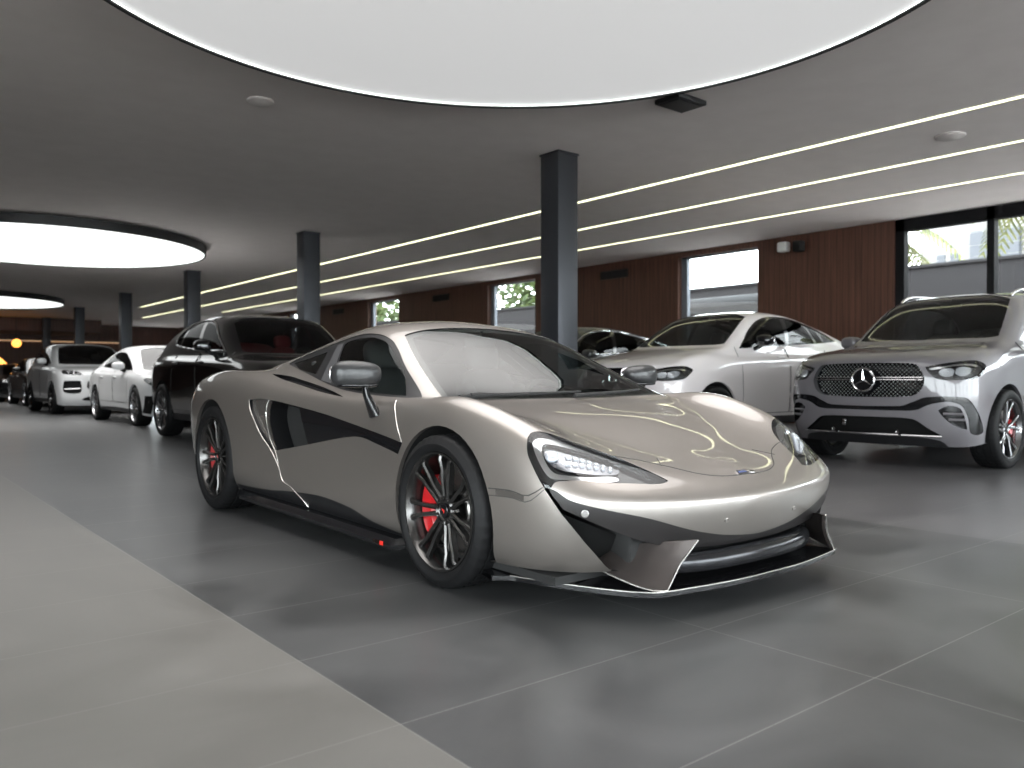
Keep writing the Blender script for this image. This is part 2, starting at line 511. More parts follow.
def car_seat(parent, x, y, z, mat, name='seat', w=.25, tilt=-.28, hgt=.66):
    s = empty(name, (x, y, z)); s.parent = parent
    a, b = superbox((0, 0, .08), (w, .27, .09), 3.2); MB().add(a, b).build('seat_cushion', MATS[mat], s, smooth=60)
    M = Matrix.Translation((0, .25, .10)) @ Matrix.Rotation(tilt, 4, 'X')
    a, b = superbox((0, 0, hgt/2), (w*.95, .08, hgt/2), 3.); mb = MB().add(a, b)
    for sg in (-1, 1):
        a, b = superbox((sg*w*.82, -.05, hgt*.42), (.05, .09, hgt*.36), 3.); mb.add(a, b)
    mb.xf(M).build('seat_back', MATS[mat], s, smooth=60)
    a, b = superbox((0, 0, hgt+.08), (.13, .06, .10), 3.); MB().add(a, b).xf(M).build('head_restraint', MATS[mat], s, smooth=60)
    return s

def steering_wheel(parent, x, y, z, r=.18, tilt=.45):
    s = empty('steering_wheel', (x, y, z)); s.parent = parent
    mb = MB().tube([(r*math.cos(2*PI*k/32), 0, r*math.sin(2*PI*k/32)) for k in range(32)], .016, 8, closed=True)
    mb.xf(Matrix.Rotation(-tilt, 4, 'X')).build('steering_rim', MATS['matt_black'], s)
    mb = MB()
    for a in (0, PI, -PI/2): mb.tube([(.03*math.cos(a), -.01, .03*math.sin(a)), (r*math.cos(a), 0, r*math.sin(a))], [.02, .014], 8)
    v, f = superbox((0, -.02, 0), (.06, .035, .05), 3.); mb.add(v, f)
    mb.xf(Matrix.Rotation(-tilt, 4, 'X')).build('steering_boss', MATS['satin_black'], s)
    return s
def on_surf(bvh, p, d):
    """drop a point on the body along -d"""
    h = bvh.ray_cast(Vector(p)+Vector(d)*.6, -Vector(d), 1.4)
    return (h[0], h[1]) if h[0] is not None else (Vector(p), Vector(d))
def seam(name, bvh, pts, view, mat, parent, r=.0025, mirror=True, side=0, lift=.0, step=.03):
    """a thin line lying on the body along an outline; pts 2D in the view"""
    d, A, B = view_frame(view)
    q = smooth_outline(pts, step, closed=False); L = []
    for a, b in q:
        h = bvh.ray_cast(A*a + B*b + d*6, -d, 12)
        if h[0] is not None: L.append(h[0] + h[1]*lift)
    if len(L) < 2: return None
    mb = MB().tube(L, r, 6)
    if mirror and side == 0: v, f, _ = mirrored(mb.v, mb.f); mb = MB().add(v, f)
    elif side < 0: mb.xf(Matrix.Scale(-1, 4, (1, 0, 0)))
    return mb.build(name, MATS[mat], parent, smooth=60)
def conform(bvh, poly, view, parent, name, mat, lift=.002, step=.03, sides=(1,), thick=None):
    """a thin plate with the given outline laid on the body (for badges, sensors, plates)"""
    d, A, B = view_frame(view); b = bmesh.new(); vs = []
    for a, c in poly:
        fl = a < 0 and view in ('top', 'front', 'rear')
        h = bvh.ray_cast(A*abs(a if fl else 0) + A*(0 if fl else a) + B*c + d*6, -d, 12)
        p = (h[0] if h[0] is not None else A*a+B*c) + (h[1]*lift if h[0] is not None else Vector())
        if fl: p = Vector((-p.x, p.y, p.z))
        vs.append(b.verts.new(p))
    b.faces.new(vs)
    mb = MB(); b.verts.index_update(); n = len(vs)
    nrm = b.faces[:][0]; nrm.normal_update(); nv = nrm.normal if nrm.normal.dot(d) > 0 else -nrm.normal
    P = [v.co.copy() for v in vs]; T = thick or .004
    mb.add(P + [p - nv*T for p in P], [tuple(range(n)), tuple(range(n, 2*n))[::-1]] + [(i, (i+1) % n, n+(i+1) % n, n+i) for i in range(n)])
    b.free()
    if -1 in sides and 1 in sides: v, f, _ = mirrored(mb.v, mb.f); mb = MB().add(v, f)
    elif -1 in sides: mb.xf(Matrix.Scale(-1, 4, (1, 0, 0)))
    return mb.build(name, MATS[mat], parent, smooth=30)
def pair_panel(name, bm, mat, parent, **k):
    """one object on each flank"""
    for sd in (-1, 1): panel_obj(name, bm, mat, parent, side=sd, free=False, **k)
    bm.free()
def islands(bm):
    """the connected pieces of a panel, each as a bmesh of its own"""
    left = set(bm.faces); out = []
    while left:
        st = [left.pop()]; grp = list(st)
        while st:
            for e in st.pop().edges:
                for q in e.link_faces:
                    if q in left: left.discard(q); st.append(q); grp.append(q)
        out.append(extract(bm, grp, delete=False))
    return out
def pair_strip(name, v, f, mat, parent, **k):
    for sd in (-1, 1): strip_obj(name, v, f, mat, parent, side=sd, **k)
def pair_seam(name, bvh, pts, view, mat, parent, **k):
    for sd in (-1, 1): seam(name, bvh, pts, view, mat, parent, side=sd, mirror=False, **k)
def push_in(bm, d, ramp=.30):
    """move inwards along d; the sideways share fades out towards the centre line"""
    for v in bm.verts:
        w = min(1., v.co.x/ramp); v.co += Vector((d[0]*w, d[1], d[2]))
def walls_in(bm, d, ramp=.30):
    v, f = boundary_walls(bm, 0., (0, 0, 0))
    for i in range(0, len(v), 2):
        w = min(1., v[i].x/ramp); v[i+1] = v[i] + Vector((d[0]*w, d[1], d[2]))
    return v, f
paint('paint_taupe', (.292, .266, .245), metal=.74, rough=.37)
principled('gloss_black', (.008, .008, .009), .12, 0, .25, spec=.4)
principled('satin_black', (.012, .012, .013), .4, spec=.3)
principled('matt_black', (.012, .012, .012), .8)
principled('satin_dark', (.022, .020, .020), .36, .1, spec=.35)
principled('satin_grey', (.10, .10, .105), .35, .4)
principled('satin_bronze', (.058, .049, .046), .32, .5, .15)
principled('satin_metal', (.028, .028, .031), .16, .6)
principled('smoked_taupe', (.10, .092, .085), .22, .3, .6)
principled('tyre', (.007, .007, .0075), .6, spec=.22)
principled('rim_dark', (.10, .097, .095), .24, .9)
principled('rim_silver', (.42, .42, .43), .22, .95)
principled('rim_two_tone', (.30, .30, .31), .2, .95)
principled('steel_disc', (.35, .34, .33), .32, 1.)
principled('caliper_red', (.50, .008, .012), .3, 0, .6)
principled('badge_red', (.65, .03, .02), .35)
principled('badge_blue', (.09, .11, .22), .25)
principled('chrome', (.85, .85, .86), .06, 1.)
principled('chrome_satin', (.62, .62, .63), .16, 1.)
principled('mirror', (.8, .8, .82), .02, 1.)
principled('seam_dark', (.035, .033, .031), .7)
principled('edge_highlight', (.72, .70, .66), .18, .8)  # pale metal that stands in for light catching the edges
principled('carbon', (.03, .03, .031), .30, .0, .12, spec=.35)
principled('seat_dark', (.03, .03, .032), .6)
principled('seat_red', (.30, .03, .03), .55)
principled('led_white', (.55, .56, .60), .15, .3, .3, emit=(.9, .95, 1.), estr=.05); principled('lamp_mirror', (.24, .24, .255), .2, .9)
m = principled('grille_mesh', (.006, .006, .006), .6, spec=.2)
glass('windscreen_glass', (.60, .66, .63), ior=2.6); glass('side_glass', (.40, .45, .44), ior=1.3); glass('dark_glass', (.10, .11, .11)); glass('clear_cover', (.92, .94, .95))
paint('paint_grey', (.15, .142, .152), metal=.15, rough=.4)
paint('paint_white', (.74, .69, .695), metal=.0, rough=.4)
paint('paint_pearl', (.66, .67, .675), metal=.0, rough=.4)
paint('paint_silver', (.55, .55, .54), metal=.4, rough=.36)
paint('paint_black', (.004, .004, .0045), metal=.0, rough=.18, flake=.02)
glass('tint_screen', (.44, .48, .46)); glass('dark_screen', (.30, .30, .31)); glass('pale_screen', (.55, .62, .61)); glass('car_side_glass', (.14, .15, .15), ior=1.28)
principled('lens_clear', (.55, .56, .58), .08, .6, 1.)
paint('paint_dark', (.03, .032, .032), metal=.2, rough=.3)
principled('stud_metal', (.70, .74, .72), .35, .9)
glass('privacy_glass', (.08, .085, .085), ior=1.1)
# sports coupe, half body. y from the nose backwards, z up. stations: 0 nose centre .. 4 front axle, 5 door front, 6, 7 door, 8, 9 rear axle, 10, 11 corner, 12 tail centre
U = list(range(13))
def ring(*p): return {u: q for u, q in zip(U, p)}
HERO_R = [
 ring((0,.15,.17),(.42,.18,.17),(.75,.30,.165),(.86,.60,.155),(.875,.98,.15),(.86,1.38,.145),(.86,1.95,.145),(.865,2.55,.15),(.88,3.15,.16),(.89,3.65,.18),(.86,4.08,.20),(.72,4.36,.22),(0,4.44,.24)),
 ring((0,.06,.26),(.42,.10,.26),(.78,.245,.25),(.90,.57,.24),(.93,.98,.25),(.915,1.38,.24),(.905,1.95,.245),(.915,2.55,.26),(.94,3.15,.28),(.955,3.65,.29),(.91,4.08,.30),(.76,4.40,.31),(0,4.48,.31)),
 ring((0,.02,.405),(.43,.065,.412),(.80,.215,.435),(.915,.55,.46),(.95,.98,.46),(.92,1.38,.42),(.90,1.95,.42),(.915,2.55,.44),(.952,3.15,.46),(.965,3.65,.48),(.93,4.08,.50),(.80,4.43,.50),(0,4.53,.50)),
 ring((0,.035,.44),(.42,.09,.455),(.775,.25,.505),(.895,.535,.575),(.938,.98,.615),(.915,1.38,.59),(.905,1.95,.61),(.93,2.55,.635),(.957,3.15,.66),(.962,3.65,.68),(.93,4.08,.67),(.82,4.41,.66),(0,4.51,.66)),
 ring((0,.085,.475),(.39,.15,.50),(.725,.33,.585),(.85,.57,.69),(.895,.98,.765),(.885,1.38,.745),(.885,1.95,.76),(.90,2.55,.795),(.92,3.15,.86),(.915,3.65,.885),(.88,4.08,.85),(.78,4.38,.80),(0,4.47,.80)),
 ring((0,.115,.49),(.345,.21,.525),(.645,.425,.625),(.775,.63,.725),(.815,.98,.805),(.82,1.34,.79),(.84,1.95,.80),(.845,2.55,.84),(.835,3.15,.91),(.81,3.65,.935),(.77,4.08,.90),(.68,4.34,.84),(0,4.45,.835)),
 ring((0,.145,.507),(.28,.28,.545),(.51,.52,.63),(.635,.73,.70),(.70,1.0,.755),(.79,1.26,.79),(.755,1.95,.93),(.72,2.55,.95),(.70,3.15,.945),(.66,3.65,.92),(.60,4.08,.89),(.52,4.32,.855),(0,4.43,.85)),
 ring((0,.175,.518),(.215,.32,.555),(.395,.59,.641),(.50,.79,.696),(.595,1.0,.742),(.735,1.20,.783),(.55,1.97,1.135),(.535,2.55,1.13),(.59,3.15,1.005),(.585,3.65,.925),(.50,4.08,.895),(.40,4.31,.865),(0,4.41,.86)),
 ring((0,.20,.528),(.12,.35,.565),(.215,.63,.655),(.28,.83,.708),(.33,1.04,.745),(.37,1.225,.779),(.31,2.0,1.183),(.31,2.55,1.188),(.34,3.15,1.04),(.33,3.65,.93),(.28,4.08,.895),(.22,4.30,.87),(0,4.39,.865)),
 ring((0,.225,.537),(0,.37,.57),(0,.65,.662),(0,.86,.716),(0,1.06,.752),(0,1.225,.778),(0,2.05,1.206),(0,2.55,1.205),(0,3.15,1.055),(0,3.65,.93),(0,4.08,.895),(0,4.30,.873),(0,4.37,.87)),
]
HERO_R[7][5.5]=(.645,1.57,.956); HERO_R[8][5.5]=(.345,1.575,.968); HERO_R[9][5.5]=(0,1.57,.975); HERO_R[6][5.5]=(.765,1.60,.865)
HERO_R[5][5.5]=(.83,1.62,.793)
HERO_R[7][6.5]=(.545,2.28,1.153); HERO_R[8][6.5]=(.31,2.30,1.208); HERO_R[9][6.5]=(0,2.32,1.226)
HERO_U = {0:0,1:.42,2:.82,3:1.17,4:1.57,5:1.95,5.5:2.22,6:2.52,6.5:2.8,7:3.12,8:3.72,9:4.22,10:4.65,11:5.0,12:5.8}
# five-door bodies: one table, reshaped for each car
SUV_R = [
 [(0,.10,.215),(.45,.13,.215),(.82,.25,.22),(.93,.47,.25),(.95,.87,.28),(.94,1.35,.27),(.93,2.1,.27),(.93,2.8,.27),(.95,3.4,.28),(.95,3.87,.3),(.92,4.4,.33),(.78,4.72,.36),(0,4.82,.38)],
 [(0,.02,.38),(.46,.05,.38),(.85,.18,.38),(.955,.45,.42),(.985,.87,.44),(.965,1.35,.42),(.95,2.1,.42),(.955,2.8,.43),(.975,3.4,.44),(.985,3.87,.46),(.95,4.4,.48),(.82,4.78,.5),(0,4.88,.5)],
 [(0,0,.60),(.47,.03,.60),(.86,.16,.62),(.967,.43,.64),(1.0,.87,.66),(.98,1.35,.64),(.965,2.1,.64),(.97,2.8,.66),(.99,3.4,.68),(1.0,3.87,.7),(.965,4.4,.70),(.85,4.80,.70),(0,4.91,.72)],
 [(0,0,.85),(.47,.03,.86),(.85,.17,.86),(.955,.42,.88),(.985,.87,.92),(.975,1.35,.88),(.97,2.1,.89),(.975,2.8,.90),(.985,3.4,.92),(.985,3.87,.94),(.96,4.4,.94),(.86,4.78,.93),(0,4.88,.95)],
 [(0,.035,.99),(.45,.065,1.0),(.80,.22,1.0),(.90,.45,1.02),(.945,.87,1.05),(.952,1.35,1.065),(.96,2.1,1.085),(.965,2.8,1.105),(.965,3.4,1.125),(.96,3.87,1.135),(.92,4.4,1.13),(.82,4.72,1.12),(0,4.80,1.13)],
 [(0,.07,1.03),(.42,.11,1.04),(.74,.29,1.05),(.835,.5,1.075),(.87,.87,1.11),(.885,1.35,1.14),(.897,2.1,1.16),(.897,2.8,1.18),(.893,3.4,1.20),(.885,3.87,1.21),(.85,4.4,1.22),(.78,4.66,1.22),(0,4.74,1.22)],
 [(0,.11,1.055),(.36,.17,1.07),(.60,.38,1.09),(.68,.6,1.11),(.73,.9,1.135),(.83,1.28,1.165),(.84,2.1,1.42),(.845,2.8,1.45),(.835,3.4,1.46),(.82,3.87,1.46),(.78,4.35,1.44),(.70,4.55,1.42),(0,4.62,1.42)],
 [(0,.15,1.07),(.28,.22,1.085),(.45,.44,1.11),(.52,.66,1.13),(.57,.93,1.15),(.74,1.25,1.185),(.665,2.0,1.675),(.675,2.8,1.745),(.67,3.4,1.738),(.65,3.87,1.71),(.62,4.25,1.655),(.56,4.42,1.61),(0,4.48,1.61)],
 [(0,.18,1.08),(.15,.26,1.09),(.25,.48,1.12),(.28,.70,1.14),(.30,.96,1.16),(.38,1.20,1.185),(.36,2.0,1.735),(.36,2.8,1.79),(.36,3.4,1.775),(.34,3.87,1.745),(.32,4.2,1.70),(.28,4.34,1.67),(0,4.40,1.67)],
 [(0,.21,1.085),(0,.30,1.10),(0,.52,1.125),(0,.73,1.145),(0,.98,1.165),(0,1.18,1.185),(0,2.0,1.74),(0,2.8,1.80),(0,3.4,1.79),(0,3.87,1.755),(0,4.18,1.715),(0,4.30,1.69),(0,4.36,1.68)],
]
SUV_U = {0: 0, 1: .46, 2: .88, 3: 1.2, 4: 1.62, 5: 2.1, 6: 2.85, 7: 3.55, 8: 4.15, 9: 4.62, 10: 5.15, 11: 5.6, 12: 6.4}
def suv_rings(L=4.93, W=2.0, H=1.80, slope=0., back=0., low=None, ws_lean=0., tail_rise=0., lift=0.):
    """slope: how far the roof falls behind the front seats; back: how far the roof end moves rearwards; low: (z of belt scale, sill) for saloons"""
    out = []
    for j, r in enumerate(SUV_R):
        d = {}
        for i, (x, y, z) in enumerate(r):
            if j >= 6 and i >= 7:
                t = min(1., max(0., (y-2.3)/2.1))
                z = 1.20 + (z-1.20)*(1-slope*t**1.7)
                if i >= 9: y = y + back*(i-8)/4*(1 if i < 12 else 1)
            if j >= 5 and i >= 8: z += tail_rise*(y-3)/1.7
            if j >= 6 and i in (6,): y += ws_lean
            if j >= 6 and i <= 5: z += lift*min(1, max(0, (y-.15)/.8))
            if j == 5 and i in (3, 4): z += lift*.6
            if low:
                kb, kt, z0 = low          # scale below the belt, scale above it, drop
                z = z*kb - z0*(1-kb)*0 if z < 1.16 else 1.16*kb + (z-1.16)*kt
            d[i] = (x*W/2.0, y*L/4.93, z*H/1.80)
        out.append(d)
    a, b = out[7][5], out[7][6]
    for j, f, lift in ((6, .5, 0), (7, .5, .015), (8, .48, .02), (9, .48, .02)):
        p, q = out[j][5], out[j][6]
        if j == 6: continue
        out[j][5.5] = (p[0]*(1-f)+q[0]*f + (.012 if j == 7 else 0), p[1]*(1-f)+q[1]*f, p[2]*(1-f)+q[2]*f + lift*H/1.8)
    return out
# ------------------------------------------------------------------ the taupe two-seat coupe
def make_coupe(loc):
    root = empty('sports_coupe', loc)
    G = loft(HERO_R, HERO_U, per_u=11, per_r=8, smooth=8)
    b = grid_bm(G); bv = BVHTree.FromBMesh(b)
    P = 'paint_taupe'
    circ = lambda cy, cz, ry, rz, n=44: [(cy+ry*math.cos(2*PI*i/n), cz+rz*math.sin(2*PI*i/n)) for i in range(n)]
    # wheel openings
    for cy, cz, R in ((.98, .325, .356), (3.65, .355, .385)):
        a = extract(b, knife(b, circ(cy, cz, R, R), 'side'))
        v, f = boundary_walls(a, .022, (-1, 0, 0)); pair_strip('arch_lip', v, f, MATS[P], root)
        push(a, .02, (-1, 0, 0)); v, f = boundary_walls(a, .34, (-1, 0, 0)); pair_strip('wheel_arch_liner', v, f, MATS['matt_black'], root); a.free()
    # the big mouth under the nose
    V = Vector((.5, -.85, 0)).normalized()
    low = [(.876,.372,.478),(.858,.337,.474),(.837,.276,.442),(.778,.197,.418),(.62,.118,.378),(.362,.075,.303),(.20,.062,.272),(0,.063,.255)]
    lowb = [(-.2,.06,.255),(-.2,.1,.05),(.60,.20,.05),(.66,.235,.165),(.70,.235,.195),(.793,.244,.289),(.852,.31,.394)]
    poly = to2d(V, low[:1]) + [tuple(q) for q in smooth_outline(to2d(V, low), .02, closed=False)][1:] + to2d(V, lowb)
    m = extract(b, knife(b, poly, V, facing=-.3, keep=lambda c: c.y < 1.0 and c.z < .62))
    v, f = walls_in(m, (-.0125, .05, 0)); strip_obj('mouth_edge', v, f, MATS['satin_black'], root)
    # dark lower lip of the nose with the parking sensors
    dk = [(.874,.37,.50),(.865,.344,.455),(.849,.30,.405),(.804,.23,.373),(.687,.16,.316),(.616,.14,.288),(.489,.116,.25),(.36,.1,.232),(.2,.08,.222),(0,.08,.22),(-.2,.08,.22),(-.2,.05,.6),(.87,.3,.6)]
    lip = extract(m, knife(m, to2d(V, dk), V, facing=-.5)); push(lip, .006)
    panel_obj('nose_underlip', lip, MATS['satin_dark'], root)
    push_in(m, (-.03, .13, -.003)); panel_obj('mouth_mesh', m, MATS['grille_mesh'], root)
    # headlamps
    HV = (.38, -.36, .85)
    hl = [(.869,.355,.462,'c'),(.874,.382,.489),(.874,.437,.552),(.868,.476,.604),(.849,.498,.648),(.815,.510,.668),(.735,.485,.660),(.655,.425,.632),(.580,.345,.594),(.515,.250,.545),(.454,.146,.495,'c'),(.50,.142,.487),(.616,.175,.495),(.741,.231,.505),(.823,.301,.509),(.849,.337,.504),(.861,.347,.486)]
    p2 = [(a[0], a[1], 'c') if len(q) > 3 else a for a, q in zip(to2d(HV, [q[:3] for q in hl]), hl)]
    h = extract(b, knife(b, smooth_outline(p2, .012), HV, facing=.1, keep=lambda c: c.y < .8))
    def led_cut(q): return knife(h2, smooth_outline(to2d(HV, q), .01), HV, facing=.0)
    h2 = h.copy(); L2 = h2.verts.layers.float_vector['n0']
    led = [(.838,.420,.603),(.812,.425,.617),(.768,.400,.614),(.687,.331,.587),(.600,.255,.550),(.637,.235,.541),(.738,.270,.546),(.814,.330,.555),(.836,.375,.567)]
    drl = [(.845,.475,.640),(.808,.480,.657),(.727,.450,.644),(.634,.374,.612),(.560,.28,.565),(.60,.295,.575),(.669,.368,.606),(.748,.418,.628),(.808,.447,.639),(.838,.431,.618),(.848,.389,.563),(.837,.345,.535),(.767,.270,.527),(.65,.219,.522),(.657,.205,.515),(.773,.248,.517),(.836,.322,.520),(.856,.360,.520),(.862,.421,.575)]
    hs = []
    for sd in (-1, 1):
        hh = empty('headlamp'); hh.parent = root; hs.append(hh)
    dr = extract(h2, led_cut(drl)); le = extract(h2, led_cut(led))
    for q, dp, nm, mt in ((h2, .030, 'lamp_housing', 'gloss_black'), (dr, .012, 'daylight_band', 'chrome_satin'), (le, .020, 'lamp_reflector', 'lamp_mirror')):
        push(q, dp)
        for hh, sd in zip(hs, (-1, 1)): panel_obj(nm, q, MATS[mt], hh, side=sd, free=False)
        if q is dr:
            v, f = boundary_walls(q, .012)
            for hh, sd in zip(hs, (-1, 1)): strip_obj('band_edge', v, f, MATS['chrome_satin'], hh, side=sd)
    v, f = boundary_walls(h, .032)
    for hh, sd in zip(hs, (-1, 1)):
        strip_obj('lamp_rim', v, f, MATS['gloss_black'], hh, side=sd)
        panel_obj('lamp_cover', h, MATS['clear_cover'], hh, side=sd, free=False, offset=-.0015)
    # two rows of LED cells and the round main lens
    bl = BVHTree.FromBMesh(le); c0 = Vector((.815, .385, .59)); c1 = Vector((.64, .262, .552))
    d, A, B = view_frame(HV)
    cells = []
    for r in (-1, 1):
        for k in range(7):
            t = .24+.76*k/6.2; p = c0.lerp(c1, t) + B*r*(.021*(1-.62*t))
            s_ = .0125*(1-.5*t); q, n = on_surf(bl, p, d); M = Matrix.Translation(q+n*.004) @ n.to_track_quat('Z', 'Y').to_matrix().to_4x4()
            vv, ff = superbox((0, 0, 0), (s_, s_, .005), 5., 12, 6); cells.append((vv, ff, M))
    for hh, sd in zip(hs, (-1, 1)):
        for vv, ff, M in cells:
            mb = MB().add(vv, ff).xf(M)
            if sd < 0: mb.xf(Matrix.Scale(-1, 4, (1, 0, 0)))
            mb.build('led_cell', MATS['led_white'], hh)
        q, n = on_surf(bl, c0 + Vector((0, .012, .008)), d)
        mb = MB().sphere((0, 0, 0), (.026, .026, .014), 20, 10).xf(Matrix.Translation(q+n*.006) @ n.to_track_quat('Z', 'Y').to_matrix().to_4x4())
        if sd < 0: mb.xf(Matrix.Scale(-1, 4, (1, 0, 0)))
        mb.build('lamp_lens', MATS['led_white'], hh)
    for q in (h, h2, dr, le): q.free()
    # windscreen
    ws = [(-.2,1.212,'c'),(.0,1.212),(.20,1.212),(.40,1.212),(.60,1.208),(.745,1.205,'c'),(.705,1.36),(.66,1.525),(.60,1.715),(.534,1.882,'c'),(.39,1.915),(.20,1.945),(0,1.955),(-.2,1.945,'c')]
    w = extract(b, knife(b, smooth_outline(ws, .03), 'top', facing=.15, keep=lambda c: 1.05 < c.y < 2.1))
    wi = [(-.2,1.245,'c'),(.0,1.245),(.20,1.245),(.40,1.245),(.58,1.245),(.69,1.25,'c'),(.615,1.53),(.565,1.71),(.508,1.84,'c'),(.38,1.872),(.20,1.90),(0,1.91),(-.2,1.905,'c')]
    wf = w.copy(); wg = extract(wf, knife(wf, smooth_outline(wi, .03), 'top', facing=.1)); wg.free()
    v, f = boundary_walls(w, .012); strip_obj('windscreen_seal', v, f, MATS['satin_black'], root)
    panel_obj('windscreen', w, MATS['windscreen_glass'], root, offset=-.004)
    panel_obj('windscreen_frit', wf, MATS['satin_black'], root, offset=-.008)
    # side glass
    dlo = [(.671,3.035,.969,'c'),(.603,2.979,1.0),(.59,2.75,1.052),(.58,2.50,1.098),(.574,2.24,1.128),(.588,2.06,1.118),(.604,1.918,1.088),(.632,1.79,1.036),(.691,1.604,.935),(.803,1.304,.793,'c'),(.833,1.40,.788),(.832,1.674,.795),(.832,1.93,.811),(.826,2.07,.826),(.807,2.279,.858),(.769,2.542,.902),(.722,2.783,.936)]
    sp = [(q[1], q[2], 'c') if len(q) > 3 else (q[1], q[2]) for q in dlo]
    g = extract(b, knife(b, smooth_outline(sp, .025), 'side', facing=.05, keep=lambda c: c.x > .35))
    v, f = boundary_walls(g, .02); pair_strip('window_seal', v, f, MATS['satin_black'], root)
    win = [(2.39,1.078),(2.25,1.104),(2.10,1.104),(1.946,1.078),(1.755,1.000),(1.593,.915),(1.50,.849),(1.430,.800,'c'),(1.621,.806),(1.908,.821),(2.14,.845,'c'),(2.27,.958)]
    wn = extract(g, knife(g, smooth_outline(win, .025), 'side'))
    bp = [(2.50,1.075,'c'),(2.42,1.083,'c'),(2.19,.853,'c'),(2.33,.868,'c')]
    pil = extract(g, knife(g, smooth_outline(bp, .05), 'side'))
    qw = [(2.58,1.035,'c'),(2.96,.975,'c'),(2.75,.935,'c'),(2.46,.905,'c')]
    qg = extract(g, knife(g, smooth_outline(qw, .05), 'side'))
    pair_panel('window_surround', g, MATS['satin_black'], root, offset=-.004)
    for sd in (-1, 1):
        panel_obj('side_window', wn, MATS['side_glass'], root, side=sd, free=False, offset=-.006)
        panel_obj('quarter_window', qg, MATS['dark_glass'], root, side=sd, free=False, offset=-.006)
        panel_obj('door_pillar', pil, MATS['satin_grey'], root, side=sd, free=False, offset=-.002)
    for q in (wn, qg, pil): q.free()
    # blade of carbon and the small air scoop behind the window
    tg = [(2.98,.905,'c'),(2.763,.893),(2.536,.868),(2.248,.832),(1.95,.783,'c'),(2.218,.805),(2.487,.838),(2.738,.868)]
    t = extract(b, knife(b, smooth_outline(tg, .03), 'side', keep=lambda c: c.x > .6))
    v, f = boundary_walls(t, .02); pair_strip('scoop_edge', v, f, MATS['gloss_black'], root); push(t, .02)
    pair_panel('carbon_blade', t, MATS['gloss_black'], root)
    # side intake
    it = [(3.005,.748,'c'),(2.87,.757),(2.719,.752),(2.375,.722),(2.083,.692),(1.808,.657),(1.525,.622),(1.28,.590,'c'),(1.315,.537,'c'),(1.521,.570),(1.681,.592),(1.845,.582),(2.079,.549),(2.303,.514),(2.669,.461),(2.741,.476),(2.833,.54),(2.927,.635),(2.986,.704)]
    s = extract(b, knife(b, smooth_outline(it, .03), 'side', keep=lambda c: c.x > .6))
    v, f = boundary_walls(s, .02); pair_strip('intake_edge', v, f, MATS['gloss_black'], root)
    hr = [(2.717,.75,'c'),(2.40,.716,'c'),(2.36,.657),(2.292,.50,'c'),(2.664,.445,'c'),(2.713,.529),(2.744,.619),(2.748,.698)]
    ho = extract(s, knife(s, smooth_outline(hr, .03), 'side'))
    rd = [(3.1,.78),(2.745,.76),(2.75,.698),(2.749,.619),(2.72,.528),(2.664,.44),(3.1,.44)]
    rp = extract(s, knife(s, rd, 'side'))
    push(s, .018); pair_panel('door_inlay', s, MATS['gloss_black'], root)
    push(rp, .02); pair_panel('intake_vane', rp, MATS['smoked_taupe'], root)
    push(ho, .02)
    v, f = boundary_walls(ho, .14, (-.9, .35, 0)); pair_strip('intake_duct', v, f, MATS['satin_black'], root)
    push(ho, .14, (-.9, .35, 0)); pair_panel('intake_grille', ho, MATS['matt_black'], root)
    # side skirt: dark lower band
    sk = [(3.33,.205,'c'),(2.75,.222),(2.587,.236),(2.194,.256),(1.803,.236),(1.561,.19),(1.25,.165,'c'),(1.25,.05,'c'),(3.33,.05,'c')]
    k = extract(b, knife(b, smooth_outline(sk, .04), 'side', facing=-.4, keep=lambda c: c.x > .5))
    pair_panel('sill_trim', k, MATS['satin_black'], root, offset=-.002)
    # door, bonnet
    dr = [(1.441,.775,'c'),(1.40,.737),(1.34,.659),(1.28,.596),(1.318,.54),(1.36,.40),(1.38,.19),(1.56,.19),(1.80,.236),(2.19,.256),(2.40,.246,'c'),(2.477,.268),(2.58,.296),(2.63,.38),(2.664,.458),(2.72,.528),(2.749,.619),(2.76,.698),(2.743,.753,'c'),(2.62,.835),(2.3,.836),(1.9,.80),(1.44,.785)]
    dpn = extract(b, knife(b, smooth_outline(dr, .04), 'side', keep=lambda c: c.x > .6 and c.z < .86))
    for sd in (-1, 1): panel_obj('door', dpn, MATS[P], root, side=sd, free=False)
    dpn.free()
    hd = [(-.2,.116,'c'),(0,.116),(.137,.123),(.251,.157),(.362,.239),(.45,.292),(.595,.33,'c'),(.625,.50),(.645,.72),(.69,.98),(.74,1.195,'c'),(.58,1.20),(.40,1.203),(.20,1.204),(0,1.204),(-.2,1.204,'c')]
    bn = extract(b, knife(b, smooth_outline(hd, .03), 'top', facing=.15, keep=lambda c: c.y < 1.4))
    panel_obj('bonnet', bn, MATS[P], root)
    # dark engine deck behind the cabin
    ed = [(-.2,2.72),(.40,2.75),(.46,3.0),(.52,3.4),(.50,3.9),(.3,4.1),(-.2,4.12)]
    en = extract(b, knife(b, ed, 'top', facing=.2, keep=lambda c: c.z > .8)); v, f = boundary_walls(en, .03); strip_obj('deck_edge', v, f, MATS['gloss_black'], root)
    push(en, .03); panel_obj('engine_deck', en, MATS['gloss_black'], root)
    # inside skin of what is left of the shell: dark roof lining
    li = b.copy(); kill = [q for q in li.faces if q.calc_center_median().z < .74]
    bmesh.ops.delete(li, geom=kill, context='FACES'); push(li, .02)
    panel_obj('roof_lining', li, MATS['matt_black'], root)
    panel_obj('body_shell', b, MATS[P], root)
    # seams
    S = lambda pts, view, nm='panel_gap', mt='seam_dark', **k: pair_seam(nm, bv, pts, view, mt, root, **k)
    cut = [(0,.116),(.137,.123),(.251,.157),(.362,.239),(.45,.292),(.595,.33)]
    seam('bonnet_gap', bv, cut, 'top', 'seam_dark', root, r=.0022)
